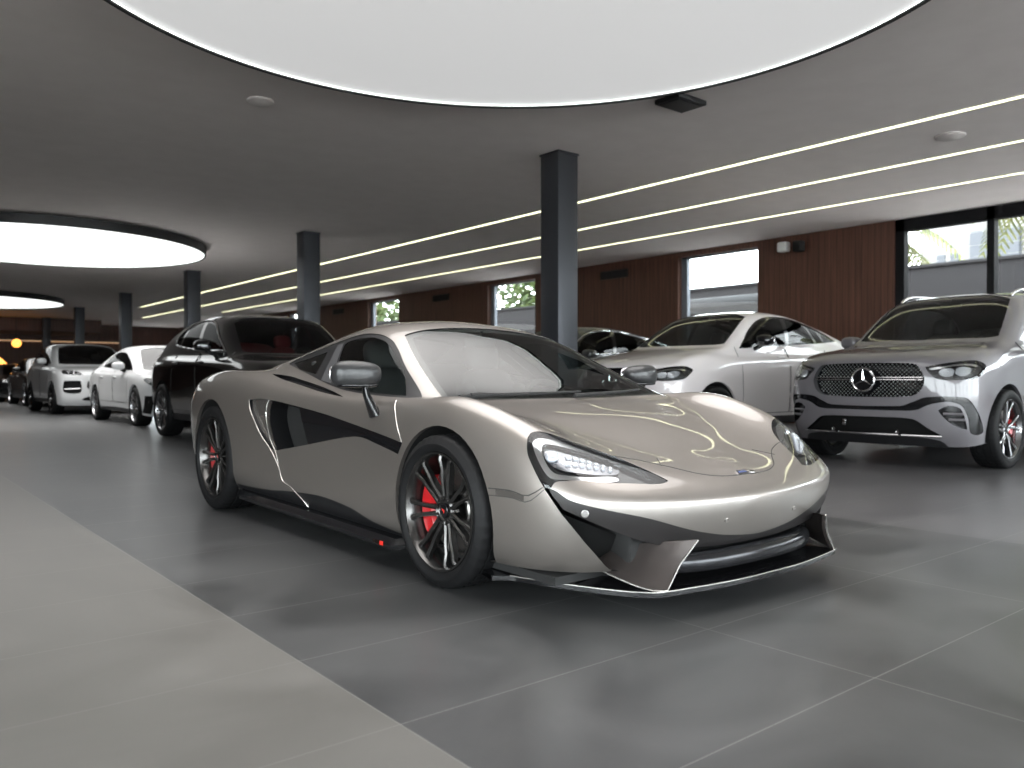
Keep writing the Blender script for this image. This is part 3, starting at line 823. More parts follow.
    S([(.322,.315),(.35,.28),(.384,.239)], 'top', r=.0018)
    S([(1.441,.775),(1.397,.737),(1.34,.659),(1.285,.592)], 'side', 'door_edge_glint', 'edge_highlight', r=.003)  # bright tubes put the highlight of door and intake edges into colour
    S([(2.743,.755),(2.762,.698),(2.751,.619),(2.722,.528),(2.666,.458),(2.63,.38),(2.58,.296),(2.477,.268),(2.356,.209),(2.323,.173)], 'side', 'door_edge_glint', 'edge_highlight', r=.0032)
    S([(3.008,.748),(2.99,.704),(2.93,.635),(2.836,.54),(2.74,.474),(2.66,.40),(2.60,.32)], 'side', 'intake_lip_glint', 'edge_highlight', r=.0026)
    S([(.64,.455),(.525,.456),(.458,.443),(.381,.48)], 'side', r=.0022); S([(.64,.428),(.525,.430),(.457,.420),(.375,.472)], 'side', r=.0016)
    for sd in (1, -1): conform(bv, [(.60,.454),(.53,.4545),(.46,.442),(.46,.424),(.53,.432),(.60,.431)], 'side', root, 'side_marker', 'smoked_taupe', .002, sides=(sd,))
    # parking sensors, badge, washer cap
    def disc(p, d, r, mt, nm):
        for sd in ((1, -1) if abs(p[0]) > .01 else (1,)):
            q, n = on_surf(bv, p, Vector(d)); mb = MB().lathe([(-.004, .0005), (.002, .0005), (.002, r*.75), (.0035, r*.8), (.0025, r), (-.004, r)], 20, 'z').xf(Matrix.Translation(q) @ n.to_track_quat('Z', 'Y').to_matrix().to_4x4())
            if sd < 0: mb.xf(Matrix.Scale(-1, 4, (1, 0, 0)))
            mb.build(nm, MATS[mt], root)
    disc((.806,.23,.395), (.6,-.8,0), .014, 'steel_disc', 'parking_sensor'); disc((.23,.04,.335), (.1,-1,0), .010, P, 'parking_sensor')
    for pl, mt in (([(-.055,.118),(-.045,.140),(.012,.138),(.03,.120)], 'chrome_satin'), ([(-.042,.124),(-.037,.135),(.004,.133),(.012,.126)], 'badge_blue'), ([(.032,.124),(.04,.136),(.07,.130),(.062,.122)], 'chrome_satin')):
        conform(bv, pl, 'top', root, 'bonnet_badge', mt, .003 if mt != 'badge_blue' else .0045, thick=.004)
    # splitter with its upright blades
    ol = smooth_outline([(0,.0,'c'),(.20,.004),(.38,.025),(.50,.045),(.585,.062),(.66,.13),(.755,.32),(.85,.60,'c'),(.905,.645,'c'),(.86,.66,'c')], .03, closed=False)
    mb = MB(); vs = []; fs = []
    for x, y in ol:
        vs += [(x, y, .094), (x, y, .112), (x*.93, y+.24, .122), (x*.93, y+.24, .10)]
    n = len(ol)
    for i in range(n-1):
        for q in range(4): fs.append((i*4+q, i*4+(q+1) % 4, (i+1)*4+(q+1) % 4, (i+1)*4+q))
    fs.append((n*4-4, n*4-3, n*4-2, n*4-1))
    v, f, _ = mirrored(vs, fs); MB().add(v, f).build('front_splitter', MATS['gloss_black'], root, smooth=35)
    L = [(x, y-.001, .113) for x, y in ol[:-2]]; mb = MB().tube([(-a, c, d) for a, c, d in reversed(L)] + L[1:], .0024, 6); mb.build('splitter_edge_glint', MATS['edge_highlight'], root)  # bright tube imitates the highlight along the splitter rim
    # blades: a curved sheet rising from the splitter edge
    bt = smooth_outline([(.665,.30,.165),(.64,.19,.135),(.61,.10,.118),(.565,.055,.116)], .02, closed=False)
    tp = smooth_outline([(.60,.32,.225),(.55,.20,.262),(.50,.10,.28),(.435,.02,.288)], .02, closed=False)
    k = min(len(bt), len(tp)); vs = []; fs = []; W = 6
    for i in range(k):
        p, q = Vector(bt[int(i*(len(bt)-1)/(k-1))]), Vector(tp[int(i*(len(tp)-1)/(k-1))])
        for j in range(W+1):
            s_ = j/W; c = p.lerp(q, s_) + Vector((.0, .018, 0))*math.sin(PI*s_); vs.append(c)
        for j in range(W+1):
            vs.append(vs[i*2*(W+1)+j] + Vector((-.006, .012, 0)))
    m_ = 2*(W+1)
    for i in range(k-1):
        ring_ = list(range(W+1)) + [W+1+j for j in range(W, -1, -1)]
        for a in range(len(ring_)):
            c, d2 = ring_[a], ring_[(a+1) % len(ring_)]; fs.append((i*m_+c, i*m_+d2, (i+1)*m_+d2, (i+1)*m_+c))
    for e in (0, k-1): fs.append(tuple(e*m_+c for c in (list(range(W+1)) + [W+1+j for j in range(W, -1, -1)])))
    for sd in (-1, 1):
        mb = MB().add(vs, fs)
        if sd < 0: mb.xf(Matrix.Scale(-1, 4, (1, 0, 0)))
        mb.build('splitter_blade', MATS['satin_bronze'], root, smooth=40)
        q = [(x*sd, y-.002, z) for x, y, z in bt]; MB().tube(q, .003, 6).build('blade_edge_glint', MATS['edge_highlight'], root)  # bright tubes imitate the highlight along the blade rims
        q = [(x*sd*1.0, y, z) for x, y, z in [bt[-1].tolist(), ((bt[-1]+tp[-1])/2 + np.array([0, .014, 0])).tolist(), tp[-1].tolist()]]
        MB().tube(q, .0025, 6).build('blade_edge_glint', MATS['edge_highlight'], root)
    # bright bar across the centre grille
    br = smooth_outline([(0,.075,.178),(.20,.082,.178),(.36,.105,.18),(.46,.14,.184)], .03, closed=False)
    vs = []; fs = []
    prof = [(0, -.036), (-.020, -.030), (-.030, -.005), (-.024, .022), (-.004, .038), (.03, .038), (.03, -.036)]
    for x, y, z in br:
        for dy, dz in prof: vs.append((x, y+dy, z+dz))
    n = len(prof)
    for i in range(len(br)-1):
        for q in range(n): fs.append((i*n+q, i*n+(q+1) % n, (i+1)*n+(q+1) % n, (i+1)*n+q))
    fs.append(tuple(range((len(br)-1)*n, len(br)*n)))
    v, f, _ = mirrored(vs, fs); MB().add(v, f).build('centre_grille_bar', MATS['satin_metal'], root, smooth=50)
    # sill skirts
    for sd in (-1, 1):
        sec = [(.86,.15),(.905,.145),(.925,.115),(.92,.095),(.80,.085),(.80,.15)]
        vs = []; fs = []; ys = [1.30, 1.36, 2.0, 2.7, 3.2, 3.28]
        for i, y in enumerate(ys):
            e = (0.0 if i in (0, len(ys)-1) else 1)
            for x, z in sec: vs.append(((x-.05*(1-e)+.012*(y > 2.5))*sd, y, z+.03*(y-1.3)/2 + (.012 if not e else 0)))
        n = len(sec)
        for i in range(len(ys)-1):
            for q in range(n): fs.append((i*n+q, i*n+(q+1) % n, (i+1)*n+(q+1) % n, (i+1)*n+q))
        fs += [tuple(range(n)), tuple(range((len(ys)-1)*n, len(ys)*n))]
        MB().add(vs, fs).build('side_skirt', MATS['gloss_black'], root, smooth=30)
        # small marks on the skirt ahead of the door
        for y0, y1, mt in ((1.475, 1.50, 'chrome_satin'), (1.505, 1.53, 'chrome_satin'), (1.435, 1.468, 'badge_red')):
            mb = MB().add([(.928*sd, y0, .107), (.928*sd, y1, .107), (.924*sd, y1+.006, .125), (.924*sd, y0+.006, .125)], [(0, 1, 2, 3)]); mb.build('skirt_badge', MATS[mt], root, smooth=0)
    # floor tub
    MB().box((-.84, .35, .12), (.84, 4.2, .15)).build('floor_pan', MATS['matt_black'], root, smooth=0)
    MB().box((-.60, .2, .14), (.60, .60, .40), .02).box((-.60, 1.36, .14), (.60, 3.25, .32), .02).box((-.70, 2.62, .3), (.70, 2.68, .98), .02).build('inner_tub', MATS['matt_black'], root)
    MB().box((-.56, 3.35, .14), (.56, 4.35, .80), .03).build('engine_cover', MATS['matt_black'], root)
    # mirrors
    for sd in (-1, 1):
        mr = empty('door_mirror', (.985*sd, 1.575, .898)); mr.parent = root
        v, f = superbox((0, 0, 0), (.125, .072, .062), 2.9, 36, 20)
        v = [(x, y+(.14*x*x/.125 if y < 0 else 0), z*(1+.12*x*sd/.125)) for x, y, z in v]
        MB().add(v, f).build('mirror_shell', MATS['carbon'], mr, smooth=60)
        MB().add(*superbox((0, .066, 0), (.112, .012, .050), 3.2)).build('mirror_glass', MATS['mirror'], mr, smooth=60)
        MB().add(*superbox((0, .0, -.052), (.10, .06, .012), 3.2)).build('mirror_lower_trim', MATS['gloss_black'], mr, smooth=60)
        pts = [(-.045*sd, .01, -.055), (-.055*sd, .008, -.10), (-.075*sd, .0, -.15), (-.095*sd, -.005, -.195)]
        MB().tube(pts, [.022, .030, .040, .050], 14, flat=.6).build('mirror_arm', MATS['gloss_black'], mr, smooth=60)
    # wipers
    for x0, pts in ((0, [(.60,1.20),(.42,1.215),(.10,1.235),(-.15,1.247)]), (1, [(-.05,1.19),(-.2,1.21),(-.45,1.23),(-.60,1.243)])):
        L = []
        for x, y in pts:
            h = bv.ray_cast(Vector((abs(x), y, 3)), Vector((0, 0, -1)), 4); z = h[0].z if h[0] else .78
            L.append((-x, y, z+.018))
        MB().tube(L, [.012, .010, .008, .006], 8).build('wiper_blade', MATS['matt_black'], root)
    MB().tube([(-.66, 1.205, .79), (-.56, 1.205, .797), (-.42, 1.212, .80)], [.012, .016, .008], 10).build('wiper_arm', MATS['matt_black'], root)
    # cabin
    car_seat(root, -.36, 1.98, .34, 'seat_dark', hgt=.52); car_seat(root, .36, 1.98, .34, 'seat_dark', hgt=.52)
    steering_wheel(root, .36, 1.72, .70)
    v = [(-.74, 1.30, .775), (.74, 1.30, .775), (.74, 1.62, .765), (-.74, 1.62, .765), (-.74, 1.70, .70), (.74, 1.70, .70), (-.74, 1.66, .45), (.74, 1.66, .45), (-.74, 1.30, .45), (.74, 1.30, .45)]
    MB().add(v, [(0, 1, 2, 3), (3, 2, 5, 4), (4, 5, 7, 6), (8, 9, 1, 0), (0, 3, 4, 6, 8), (1, 9, 7, 5, 2)]).build('dashboard', MATS['satin_black'], root, smooth=30)
    MB().box((-.10, 1.66, .55), (.10, 1.70, .74), .01).build('centre_screen', MATS['gloss_black'], root)
    MB().add(*superbox((0, 1.93, 1.085), (.11, .015, .03), 4.)).tube([(0, 1.93, 1.10), (0, 1.91, 1.15)], .008).build('rear_view_mirror', MATS['satin_black'], root)
    # wheels
    mats = dict(rim='rim_dark', spoke='rim_dark', cap='gloss_black', cap_mark='badge_red')
    for y, R, rr, wd, xc in ((.98, .322, .247, .23, .832), (3.65, .352, .262, .29, .812)):
        for sd in (-1, 1):
            make_wheel(root, (xc*sd, y, R), sd, R, rr, wd, dict(kind='twin', n=7, gap=.19, dish=.03), mats, disc=.185, caliper=(-.70, .75, 'caliper_red'), spin=-.08)
    tag(root, 'low taupe two seat sports coupe with black wheels and red brake calipers', 'car')
    return root
# ------------------------------------------------------------------ five-door cars
def outline2(pts, k=1., kz=1.):
    return [((p[0]*k, p[1]*kz, 'c') if len(p) > 2 else (p[0]*k, p[1]*kz)) for p in pts]
def make_car(name, loc, rz, rings, P, axles, R, rr, wheel_kind, wmats, dlo, glasses, ws, front, label, arch=None, seats='seat_dark', clad='satin_black', lip=None,
             mirror=(1.9, 1.30), mir_mat=None, doors=((1.42, 2.50), (2.52, 3.52)), handle_z=1.08, rails=False, pano=False, caliper=None, half=.985, xw=.87, detail=True, wglass='tint_screen', steer=1, sill=.36, trim=None, sglass='car_side_glass'):
    root = empty(name, loc, rz)
    b = grid_bm(loft(rings, SUV_U, per_u=9 if detail else 7, per_r=6 if detail else 5, smooth=5)); bv = BVHTree.FromBMesh(b)
    A = arch or R+.045
    for cy in axles:
        o = [(cy+A*math.cos(2*PI*i/36), R+.01+A*math.sin(2*PI*i/36)) for i in range(36)]
        a = extract(b, knife(b, o, 'side'))
        v, f = boundary_walls(a, .03, (-1, 0, 0)); pair_strip('arch_lip', v, f, MATS[lip or P], root)
        push(a, .028, (-1, 0, 0)); v, f = boundary_walls(a, .32, (-1, 0, 0)); pair_strip('wheel_arch_liner', v, f, MATS['matt_black'], root); a.free()
    front(b, bv, root, P)
    # windscreen
    w = extract(b, knife(b, smooth_outline(ws, .05), 'top', facing=.12, keep=lambda c: .9 < c.y < 2.6 and c.z > .9))
    v, f = boundary_walls(w, .02); strip_obj('windscreen_seal', v, f, MATS['satin_black'], root)
    panel_obj('windscreen', w, MATS[wglass], root, offset=-.006)
    if pano:
        pr = extract(b, knife(b, smooth_outline(pano, .06), 'top', facing=.4, keep=lambda c: c.z > 1.2)); panel_obj('panoramic_roof', pr, MATS['gloss_black'], root)
    # side glass
    g = extract(b, knife(b, smooth_outline(dlo, .04), 'side', keep=lambda c: c.x > .35))
    v, f = boundary_walls(g, .02); pair_strip('window_seal', v, f, MATS['satin_black'], root)
    pl = smooth_outline(dlo, .04); cy, cz = pl.mean(axis=0); inner = [(cy+(p[0]-cy)*.965, cz+(p[1]-cz)*.90) for p in pl]
    gi = extract(g, knife(g, inner, 'side'))
    if trim: pair_seam('window_trim', bv, [q[:2] for q in smooth_outline(dlo, .06)] + [tuple(dlo[0][:2])], 'side', trim, root, r=.016, step=.06)
    gl = []
    for q in glasses: gl.append(extract(gi, knife(gi, q, 'side')))
    pair_panel('window_surround', g, MATS['gloss_black'], root, offset=-.003)
    for q in islands(gi):
        if len(q.faces) > 2: pair_panel('window_pillar', q, MATS['gloss_black'], root, offset=-.004)
    for q in gl: pair_panel('side_window', q, MATS[sglass], root, offset=-.006)
    # lower cladding
    y0, y1 = axles; sk = [(y0+A*.98, sill, 'c'), ((y0+y1)/2, sill+.015), (y1-A*.98, sill, 'c'), (y1-A*.98, .05, 'c'), (y0+A*.98, .05, 'c')]
    k = extract(b, knife(b, smooth_outline(sk, .1), 'side', facing=-.4, keep=lambda c: c.x > .5)); pair_panel('sill_cladding', k, MATS[clad], root)
    li = b.copy(); zb = max(q[1] for q in dlo)-.62
    bmesh.ops.delete(li, geom=[q for q in li.faces if q.calc_center_median().z < zb or q.calc_center_median().y < 1.0], context='FACES'); push(li, .03); panel_obj('roof_lining', li, MATS['matt_black'], root)
    panel_obj('body_shell', b, MATS[P], root)
    # door gaps and handles
    for (d0, d1) in doors:
        for y in (d0, d1):
            pair_seam('door_gap', bv, [(y+.03*(y > 3), .42), (y, .75), (y, handle_z+.12)], 'side', 'seam_dark', root, r=.004, step=.1)
        pair_seam('door_gap', bv, [(d0, .42), (d1+.03*(d1 > 3), .42)], 'side', 'seam_dark', root, r=.004, step=.1)
        q, n = on_surf(bv, (1.0, d1-.16, handle_z), (1, 0, 0))
        for sd in (-1, 1): MB().add(*superbox((sd*(q.x+.012), d1-.16, handle_z), (.018, .11, .016), 3., 16, 8)).build('door_handle', MATS[P], root, smooth=60)
    # bonnet gap
    # mirrors
    my, mz = mirror
    for sd in (-1, 1):
        mr = empty('door_mirror', (sd*(half+.06), my, mz)); mr.parent = root
        MB().add(*superbox((0, 0, 0), (.115, .09, .075), 2.8, 28, 16)).build('mirror_shell', MATS[mir_mat or P], mr, smooth=60)
        MB().add(*superbox((0, .085, 0), (.10, .01, .058), 3.2, 24, 8)).build('mirror_glass', MATS['mirror'], mr, smooth=60)
        MB().tube([(-sd*.05, .01, -.06), (-sd*.13, .02, -.10), (-sd*.20, .02, -.11)], [.03, .03, .028], 10).build('mirror_arm', MATS['gloss_black'], mr, smooth=60)
    # cabin
    zt = max(q[1] for q in dlo); zl = zt-.42
    for sx in (-.40, .40): car_seat(root, sx, 2.30, zl-.62, seats, hgt=.62)
    s = empty('seat', (0, 3.25, zl-.60)); s.parent = root
    MB().add(*superbox((0, 0, .08), (.66, .25, .09), 4.)).build('seat_cushion', MATS[seats], s, smooth=60)
    MB().add(*superbox((0, .26, .40), (.66, .10, .36), 4.)).build('seat_back', MATS[seats], s, smooth=60)
    MB().box((-.72, 1.32, zl-.55), (.72, 1.80, zl-.06), .06).build('dashboard', MATS['satin_black'], root)
    steering_wheel(root, .40*steer, 1.92, zl-.12)
    MB().add(*superbox((0, 1.98, zt-.06), (.12, .02, .035), 4.)).tube([(0, 1.98, zt-.05), (0, 1.99, zt+.03)], .01).build('rear_view_mirror', MATS['satin_black'], root)
    MB().box((-.80, .35, .26), (.80, 4.5, .30)).build('floor_pan', MATS['matt_black'], root, smooth=0)
    MB().box((-.50, .28, .30), (.50, 1.25, .84), .03).box((-.80, 1.28, .30), (.80, 3.5, .50), .02).box((-.74, 3.55, .3), (.74, 4.45, zl-.2), .05).build('inner_tub', MATS['matt_black'], root)
    if rails:
        for sd in (-1, 1):
            L = []
            for y, dz in ((2.05, .0), (2.15, .035), (2.4, .05), (3.0, .05), (3.7, .045), (3.95, .03), (4.05, 0)):
                h = bv.ray_cast(Vector((rails, y, 4)), Vector((0, 0, -1)), 5); L.append((sd*rails, y, (h[0].z if h[0] else zt)+dz))
            MB().tube(smooth_outline(L, .05, closed=False), .016, 8).build('roof_rail', MATS['chrome_satin'], root, smooth=60)
    wp = None
    for y in axles:
        for sd in (-1, 1):
            wp = make_wheel(root, (xw*sd, y, R), sd, R, rr, .27, wheel_kind, wmats, disc=.19, caliper=caliper, far=not detail, pieces=wp, spin=.2)
    tag(root, *label)
    return root

SUV_WS = lambda h=1.: [(-.2, 1.235, 'c'), (0, 1.235), (.40, 1.26), (.62, 1.29), (.735, 1.345, 'c'), (.705, 1.55), (.665, 1.78), (.625, 1.955, 'c'), (.35, 2.005), (0, 2.015), (-.2, 2.015, 'c')]

def star_emblem(root, c, r, mat='chrome'):
    """three-pointed star in a ring, standing on the grille"""
    e = empty('star_emblem', c); e.parent = root
    MB().lathe([(-.012, r*.84), (.006, r*.86), (.012, r*.93), (.006, r), (-.012, r)], 48, 'y', closed=True).xf(Matrix.Scale(-1, 4, (0, 1, 0))).build('emblem_ring', MATS[mat], e, smooth=30)
    MB().lathe([(.0, .0005), (.0, r*.86)], 48, 'y').build('emblem_disc', MATS['gloss_black'], e)
    vs = [(0, -.022, 0)]; fs = []
    for k in range(3):
        a = PI/2 + 2*PI*k/3; vs.append((r*.88*math.cos(a), -.012, r*.88*math.sin(a))); a += PI/3; vs.append((r*.13*math.cos(a), -.006, r*.13*math.sin(a)))
    for k in range(6): fs.append((0, 1+k, 1+(k+1) % 6))
    MB().add(vs, fs).build('emblem_star', MATS[mat], e, smooth=0)
    return e

def star_front(kx=1., kz=1., lattice=True):
    X = lambda pts: outline2(pts, kx, kz)
    def f(b, bv, root, P):
        fr = lambda c: c.y < .75
        # upper grille
        gr = X([(-.2,1.030,'c'),(0,1.030),(.25,1.028),(.47,1.016),(.535,.955),(.572,.866),(.53,.750),(.43,.705),(.2,.694),(0,.692),(-.2,.692,'c')])
        g = extract(b, knife(b, smooth_outline(gr, .02), 'front', keep=fr))
        v, w = walls_in(g, (0, .07, 0)); strip_obj('grille_frame', v, w, MATS['satin_grey'], root)
        push_in(g, (0, .07, 0)); bg = BVHTree.FromBMesh(g); panel_obj('grille_mesh', g, MATS['gloss_black'], root)
        rim = smooth_outline(gr, .03, closed=True); L = []
        for a, c in rim:
            if a < -.01: continue
            h = bv.ray_cast(Vector((a, -3, c)), Vector((0, 1, 0)), 6)
            if h[0] is not None: L.append(h[0])
        top = [q for q in L]; 
        if lattice:
            qd = {(i, j): MB() for i in (0, 1) for j in (0, 1)}
            for r in range(17):
                for c in range(-27, 28):
                    x = (c + .5*(r % 2))*.0405*kx; z = (.706+.0192*r)*kz
                    if not inside([(q[0]*.95, z0) for q, z0 in zip(gr[1:-1], [q[1] for q in gr[1:-1]])] + [(-q[0]*.95, q[1]) for q in gr[1:-1]][::-1], x, z): continue
                    if abs(z-.872*kz) < .024 or x*x+(z-.858*kz)**2 < .0185: continue
                    h = bg.ray_cast(Vector((abs(x), -3, z)), Vector((0, 1, 0)), 6)
                    y = (h[0].y if h[0] else .09)-.004; s = .0088+.0040*abs(x)
                    qd[(int(x > 0), int(z > .872*kz))].add([(x-s, y, z), (x, y, z-s*.8), (x+s, y, z), (x, y, z+s*.8), (x, y-.008, z)], [(0, 1, 4), (1, 2, 4), (2, 3, 4), (3, 0, 4)])
            for mb in qd.values(): mb.build('grille_lattice', MATS['stud_metal'], root, smooth=0)
        for sd in (-1, 1):
            for z in (.884, .862):
                pts = [(sd*x*kx, y, z*kz) for x, y in ((.125,.0),(.30,.006),(.45,.025),(.555,.048))]
                MB().tube(pts, .008, 8, flat=.9).build('grille_bar', MATS['chrome_satin'], root)
            for x in (.22, .35, .47): MB().box((sd*x*kx-.045, .012+.05*(x-.2), .868*kz), (sd*x*kx+.045, .035+.05*(x-.2), .879*kz)).build('grille_bar_inset', MATS['gloss_black'], root, smooth=0)
        star_emblem(root, (0, -.012, .862*kz), .122*kx)
        # headlamps
        HV = (.67, -.66, .34)
        hl = [(.568,.068,.985,'c'),(.70,.13,1.012),(.80,.20,1.034),(.90,.36,1.045),(.955,.46,1.000),(.962,.41,.955),(.945,.30,.885),(.87,.18,.862),(.797,.123,.858),(.676,.076,.872),(.61,.063,.927)]
        hl = [tuple([q[0]*kx, q[1], q[2]*kz] + list(q[3:])) for q in hl]
        def cut(src, pts): return extract(src, knife(src, smooth_outline([(a[0], a[1], 'c') if len(q) > 3 else a for a, q in zip(to2d(HV, [q[:3] for q in pts]), pts)], .02), HV, keep=fr))
        h = cut(b, hl); hi = h.copy()
        sc = lambda pts: [(q[0]*kx, q[1], q[2]*kz) for q in pts]
        bl = cut(hi, sc([(.60,.07,.975),(.72,.13,1.0),(.85,.25,1.022),(.92,.37,1.008),(.93,.36,.99),(.85,.25,1.002),(.72,.13,.98),(.63,.08,.958)]))
        l1 = cut(hi, sc([(.70,.09,.965),(.76,.13,.985),(.80,.15,.965),(.79,.13,.905),(.73,.10,.895),(.69,.085,.92)])); l2 = cut(hi, sc([(.82,.18,.985),(.87,.24,.995),(.91,.28,.975),(.90,.24,.915),(.85,.17,.90),(.81,.15,.925)]))
        v, w = boundary_walls(h, .05)
        for sd in (-1, 1):
            e = empty('headlamp'); e.parent = root
            strip_obj('lamp_rim', v, w, MATS['gloss_black'], e, side=sd)
            for q, dp, nm, mt in ((hi, .05, 'lamp_housing', 'satin_dark'), (bl, .02, 'daylight_band', 'chrome_satin'), (l1, .025, 'lamp_lens', 'lens_clear'), (l2, .025, 'lamp_lens', 'lens_clear')):
                c = q.copy(); push(c, dp); panel_obj(nm, c, MATS[mt], e, side=sd)
            c = h.copy(); panel_obj('lamp_cover', c, MATS['clear_cover'], e, side=sd, offset=-.001)
        # black band that runs down round the corner inlets
        bd = X([(-.2,.603,'c'),(0,.603),(.35,.610),(.463,.648),(.582,.697),(.74,.708),(.881,.70),(.927,.646),(.955,.526),(.958,.378),(.935,.345,'c'),(.905,.365),(.90,.50),(.86,.625),(.756,.657),(.614,.629),(.50,.575),(.40,.565),(0,.566),(-.2,.566,'c')])
        k = extract(b, knife(b, smooth_outline(bd, .03), 'front', facing=.02, keep=fr)); v, w = walls_in(k, (0, .02, 0)); strip_obj('bumper_band_edge', v, w, MATS['gloss_black'], root); push_in(k, (0, .02, 0)); panel_obj('bumper_band', k, MATS['gloss_black'], root)
        sl = X([(.685,.575,'c'),(.76,.618),(.85,.60),(.882,.50),(.89,.40,'c'),(.80,.44),(.73,.505)])
        s = extract(b, knife(b, smooth_outline(sl, .03), 'front', facing=.02, keep=fr)); v, w = boundary_walls(s, .05, (0, 1, 0)); pair_strip('inlet_edge', v, w, MATS['gloss_black'], root); push(s, .05, (0, 1, 0)); pair_panel('corner_inlet', s, MATS['gloss_black'], root)
        for sd in (-1, 1):
            for z, x0, x1 in ((.545, .72, .875), (.49, .76, .885)):
                L = []
                for t in np.linspace(0, 1, 6):
                    hh = bv.ray_cast(Vector(((x0+(x1-x0)*t)*kx, -3, z*kz)), Vector((0, 1, 0)), 6)
                    if hh[0] is not None: L.append((sd*hh[0].x, hh[0].y+.012, hh[0].z))
                MB().tube(L, .012, 8).build('inlet_fin', MATS[P], root)
        lo = X([(-.2,.498,'c'),(0,.498),(.30,.498),(.46,.488),(.60,.40),(.70,.335,'c'),(.3,.335),(0,.335),(-.2,.335,'c')])
        q = extract(b, knife(b, smooth_outline(lo, .03), 'front', facing=.02, keep=fr)); v, w = walls_in(q, (0, .08, 0)); strip_obj('lower_inlet_edge', v, w, MATS['gloss_black'], root); push_in(q, (0, .08, 0)); panel_obj('lower_inlet', q, MATS['grille_mesh'], root)
        bt = X([(-.2,.318,'c'),(0,.318),(.5,.312),(.68,.285),(.74,.20,'c'),(.74,.05,'c'),(-.2,.05,'c')])
        q = extract(b, knife(b, smooth_outline(bt, .05), 'front', facing=-.5, keep=fr)); panel_obj('bumper_valance', q, MATS['satin_black'], root)
        L = []
        for x in np.linspace(-.70, .70, 25):
            h_ = bv.ray_cast(Vector((abs(x)*kx, -3, .326*kz)), Vector((0, 1, 0)), 6)
            if h_[0] is not None: L.append((x*kx, h_[0].y-.004, .326*kz))
        MB().tube(L, .012, 8).build('skid_trim', MATS['chrome_satin'], root)
        for sd in (-1, 1): MB().lathe([(-.004, .0005), (.003, .0005), (.003, .018), (-.004, .018)], 16, 'y').xf(Matrix.Translation((sd*.33*kx, .02, .36*kz))).build('parking_sensor', MATS['chrome_satin'], root)
        MB().box((-.26*kx, .06, .40*kz), (-.22*kx, .08, .46*kz), .005).build('radar_cover', MATS['chrome_satin'], root)
    return f

def plain_front(hl, intakes, mouth, lamp='lamp_dark', strips=()):
    """front face from outlines in front view: lamps, corner intakes, centre mouth"""
    def f(b, bv, root, P):
        fr = lambda c: c.y < 1.0
        h = extract(b, knife(b, smooth_outline(hl, .03), 'front', facing=.02, keep=fr))
        v, w = boundary_walls(h, .03)
        for sd in (-1, 1):
            e = empty('headlamp'); e.parent = root
            strip_obj('lamp_rim', v, w, MATS['gloss_black'], e, side=sd); c = h.copy(); panel_obj('lamp_cover', c, MATS['clear_cover'], e, side=sd, offset=-.001)
            bl = BVHTree.FromBMesh(h)
            c = h.copy(); push(c, .03); panel_obj('lamp_housing', c, MATS['gloss_black'], e, side=sd)
            xs = [q[0] for q in hl]; zs = [q[1] for q in hl]; cx, cz = sum(xs)/len(xs), sum(zs)/len(zs)
            for dx, dz in ((-.05, .02), (.05, .025), (-.04, -.025), (.06, -.02)):
                hh = bl.ray_cast(Vector((cx+dx, -3, cz+dz)), Vector((0, 1, 0)), 6)
                if hh[0] is not None: MB().add(*superbox((sd*hh[0].x, hh[0].y+.02, hh[0].z), (.03, .012, .014), 4., 12, 6)).build('led_cell', MATS['chrome_satin'], e, smooth=60)
        h.free()
        for poly in intakes:
            q = extract(b, knife(b, smooth_outline(poly, .03), 'front', facing=.02, keep=fr)); v, w = boundary_walls(q, .06, (0, 1, 0)); pair_strip('inlet_edge', v, w, MATS['gloss_black'], root); push(q, .06, (0, 1, 0)); pair_panel('corner_inlet', q, MATS['grille_mesh'], root)
        for poly in mouth:
            q = extract(b, knife(b, smooth_outline(poly, .03), 'front', facing=-.4, keep=fr)); v, w = walls_in(q, (0, .06, 0)); strip_obj('mouth_edge', v, w, MATS['gloss_black'], root); push_in(q, (0, .06, 0)); panel_obj('mouth_mesh', q, MATS['grille_mesh'], root)
        for p0, p1, r, mt in strips:
            for sd in (-1, 1):
                L = []
                for t in np.linspace(0, 1, 8):
                    x, z = p0[0]+(p1[0]-p0[0])*t, p0[1]+(p1[1]-p0[1])*t
                    hh = bv.ray_cast(Vector((x, -3, z)), Vector((0, 1, 0)), 6)
                    if hh[0] is not None: L.append((sd*hh[0].x, hh[0].y-.004, hh[0].z))
                if len(L) > 1: MB().tube(L, r, 8).build('bumper_blade', MATS[mt], root)
    return f

def quads(*cuts):
    """side window cells between slanted cuts ((y bottom, y top), ...)"""
    out = []
    for (a0, a1), (b0, b1) in cuts: out.append([(a0, .8), (b0, .8), (b0 + (b1-b0)*1., 1.95), (a1, 1.95)])
    return out
def cell(yb0, yb1, yt0, yt1, zb=1.2, zt=1.7):
    """window cell between two slanted pillars given at heights zb and zt"""
    e = lambda y0, y1, z: y0 + (y1-y0)*(z-zb)/(zt-zb)
    return [(e(yb0, yt0, .8), .8), (e(yb1, yt1, .8), .8), (e(yb1, yt1, 2.), 2.), (e(yb0, yt0, 2.), 2.)]

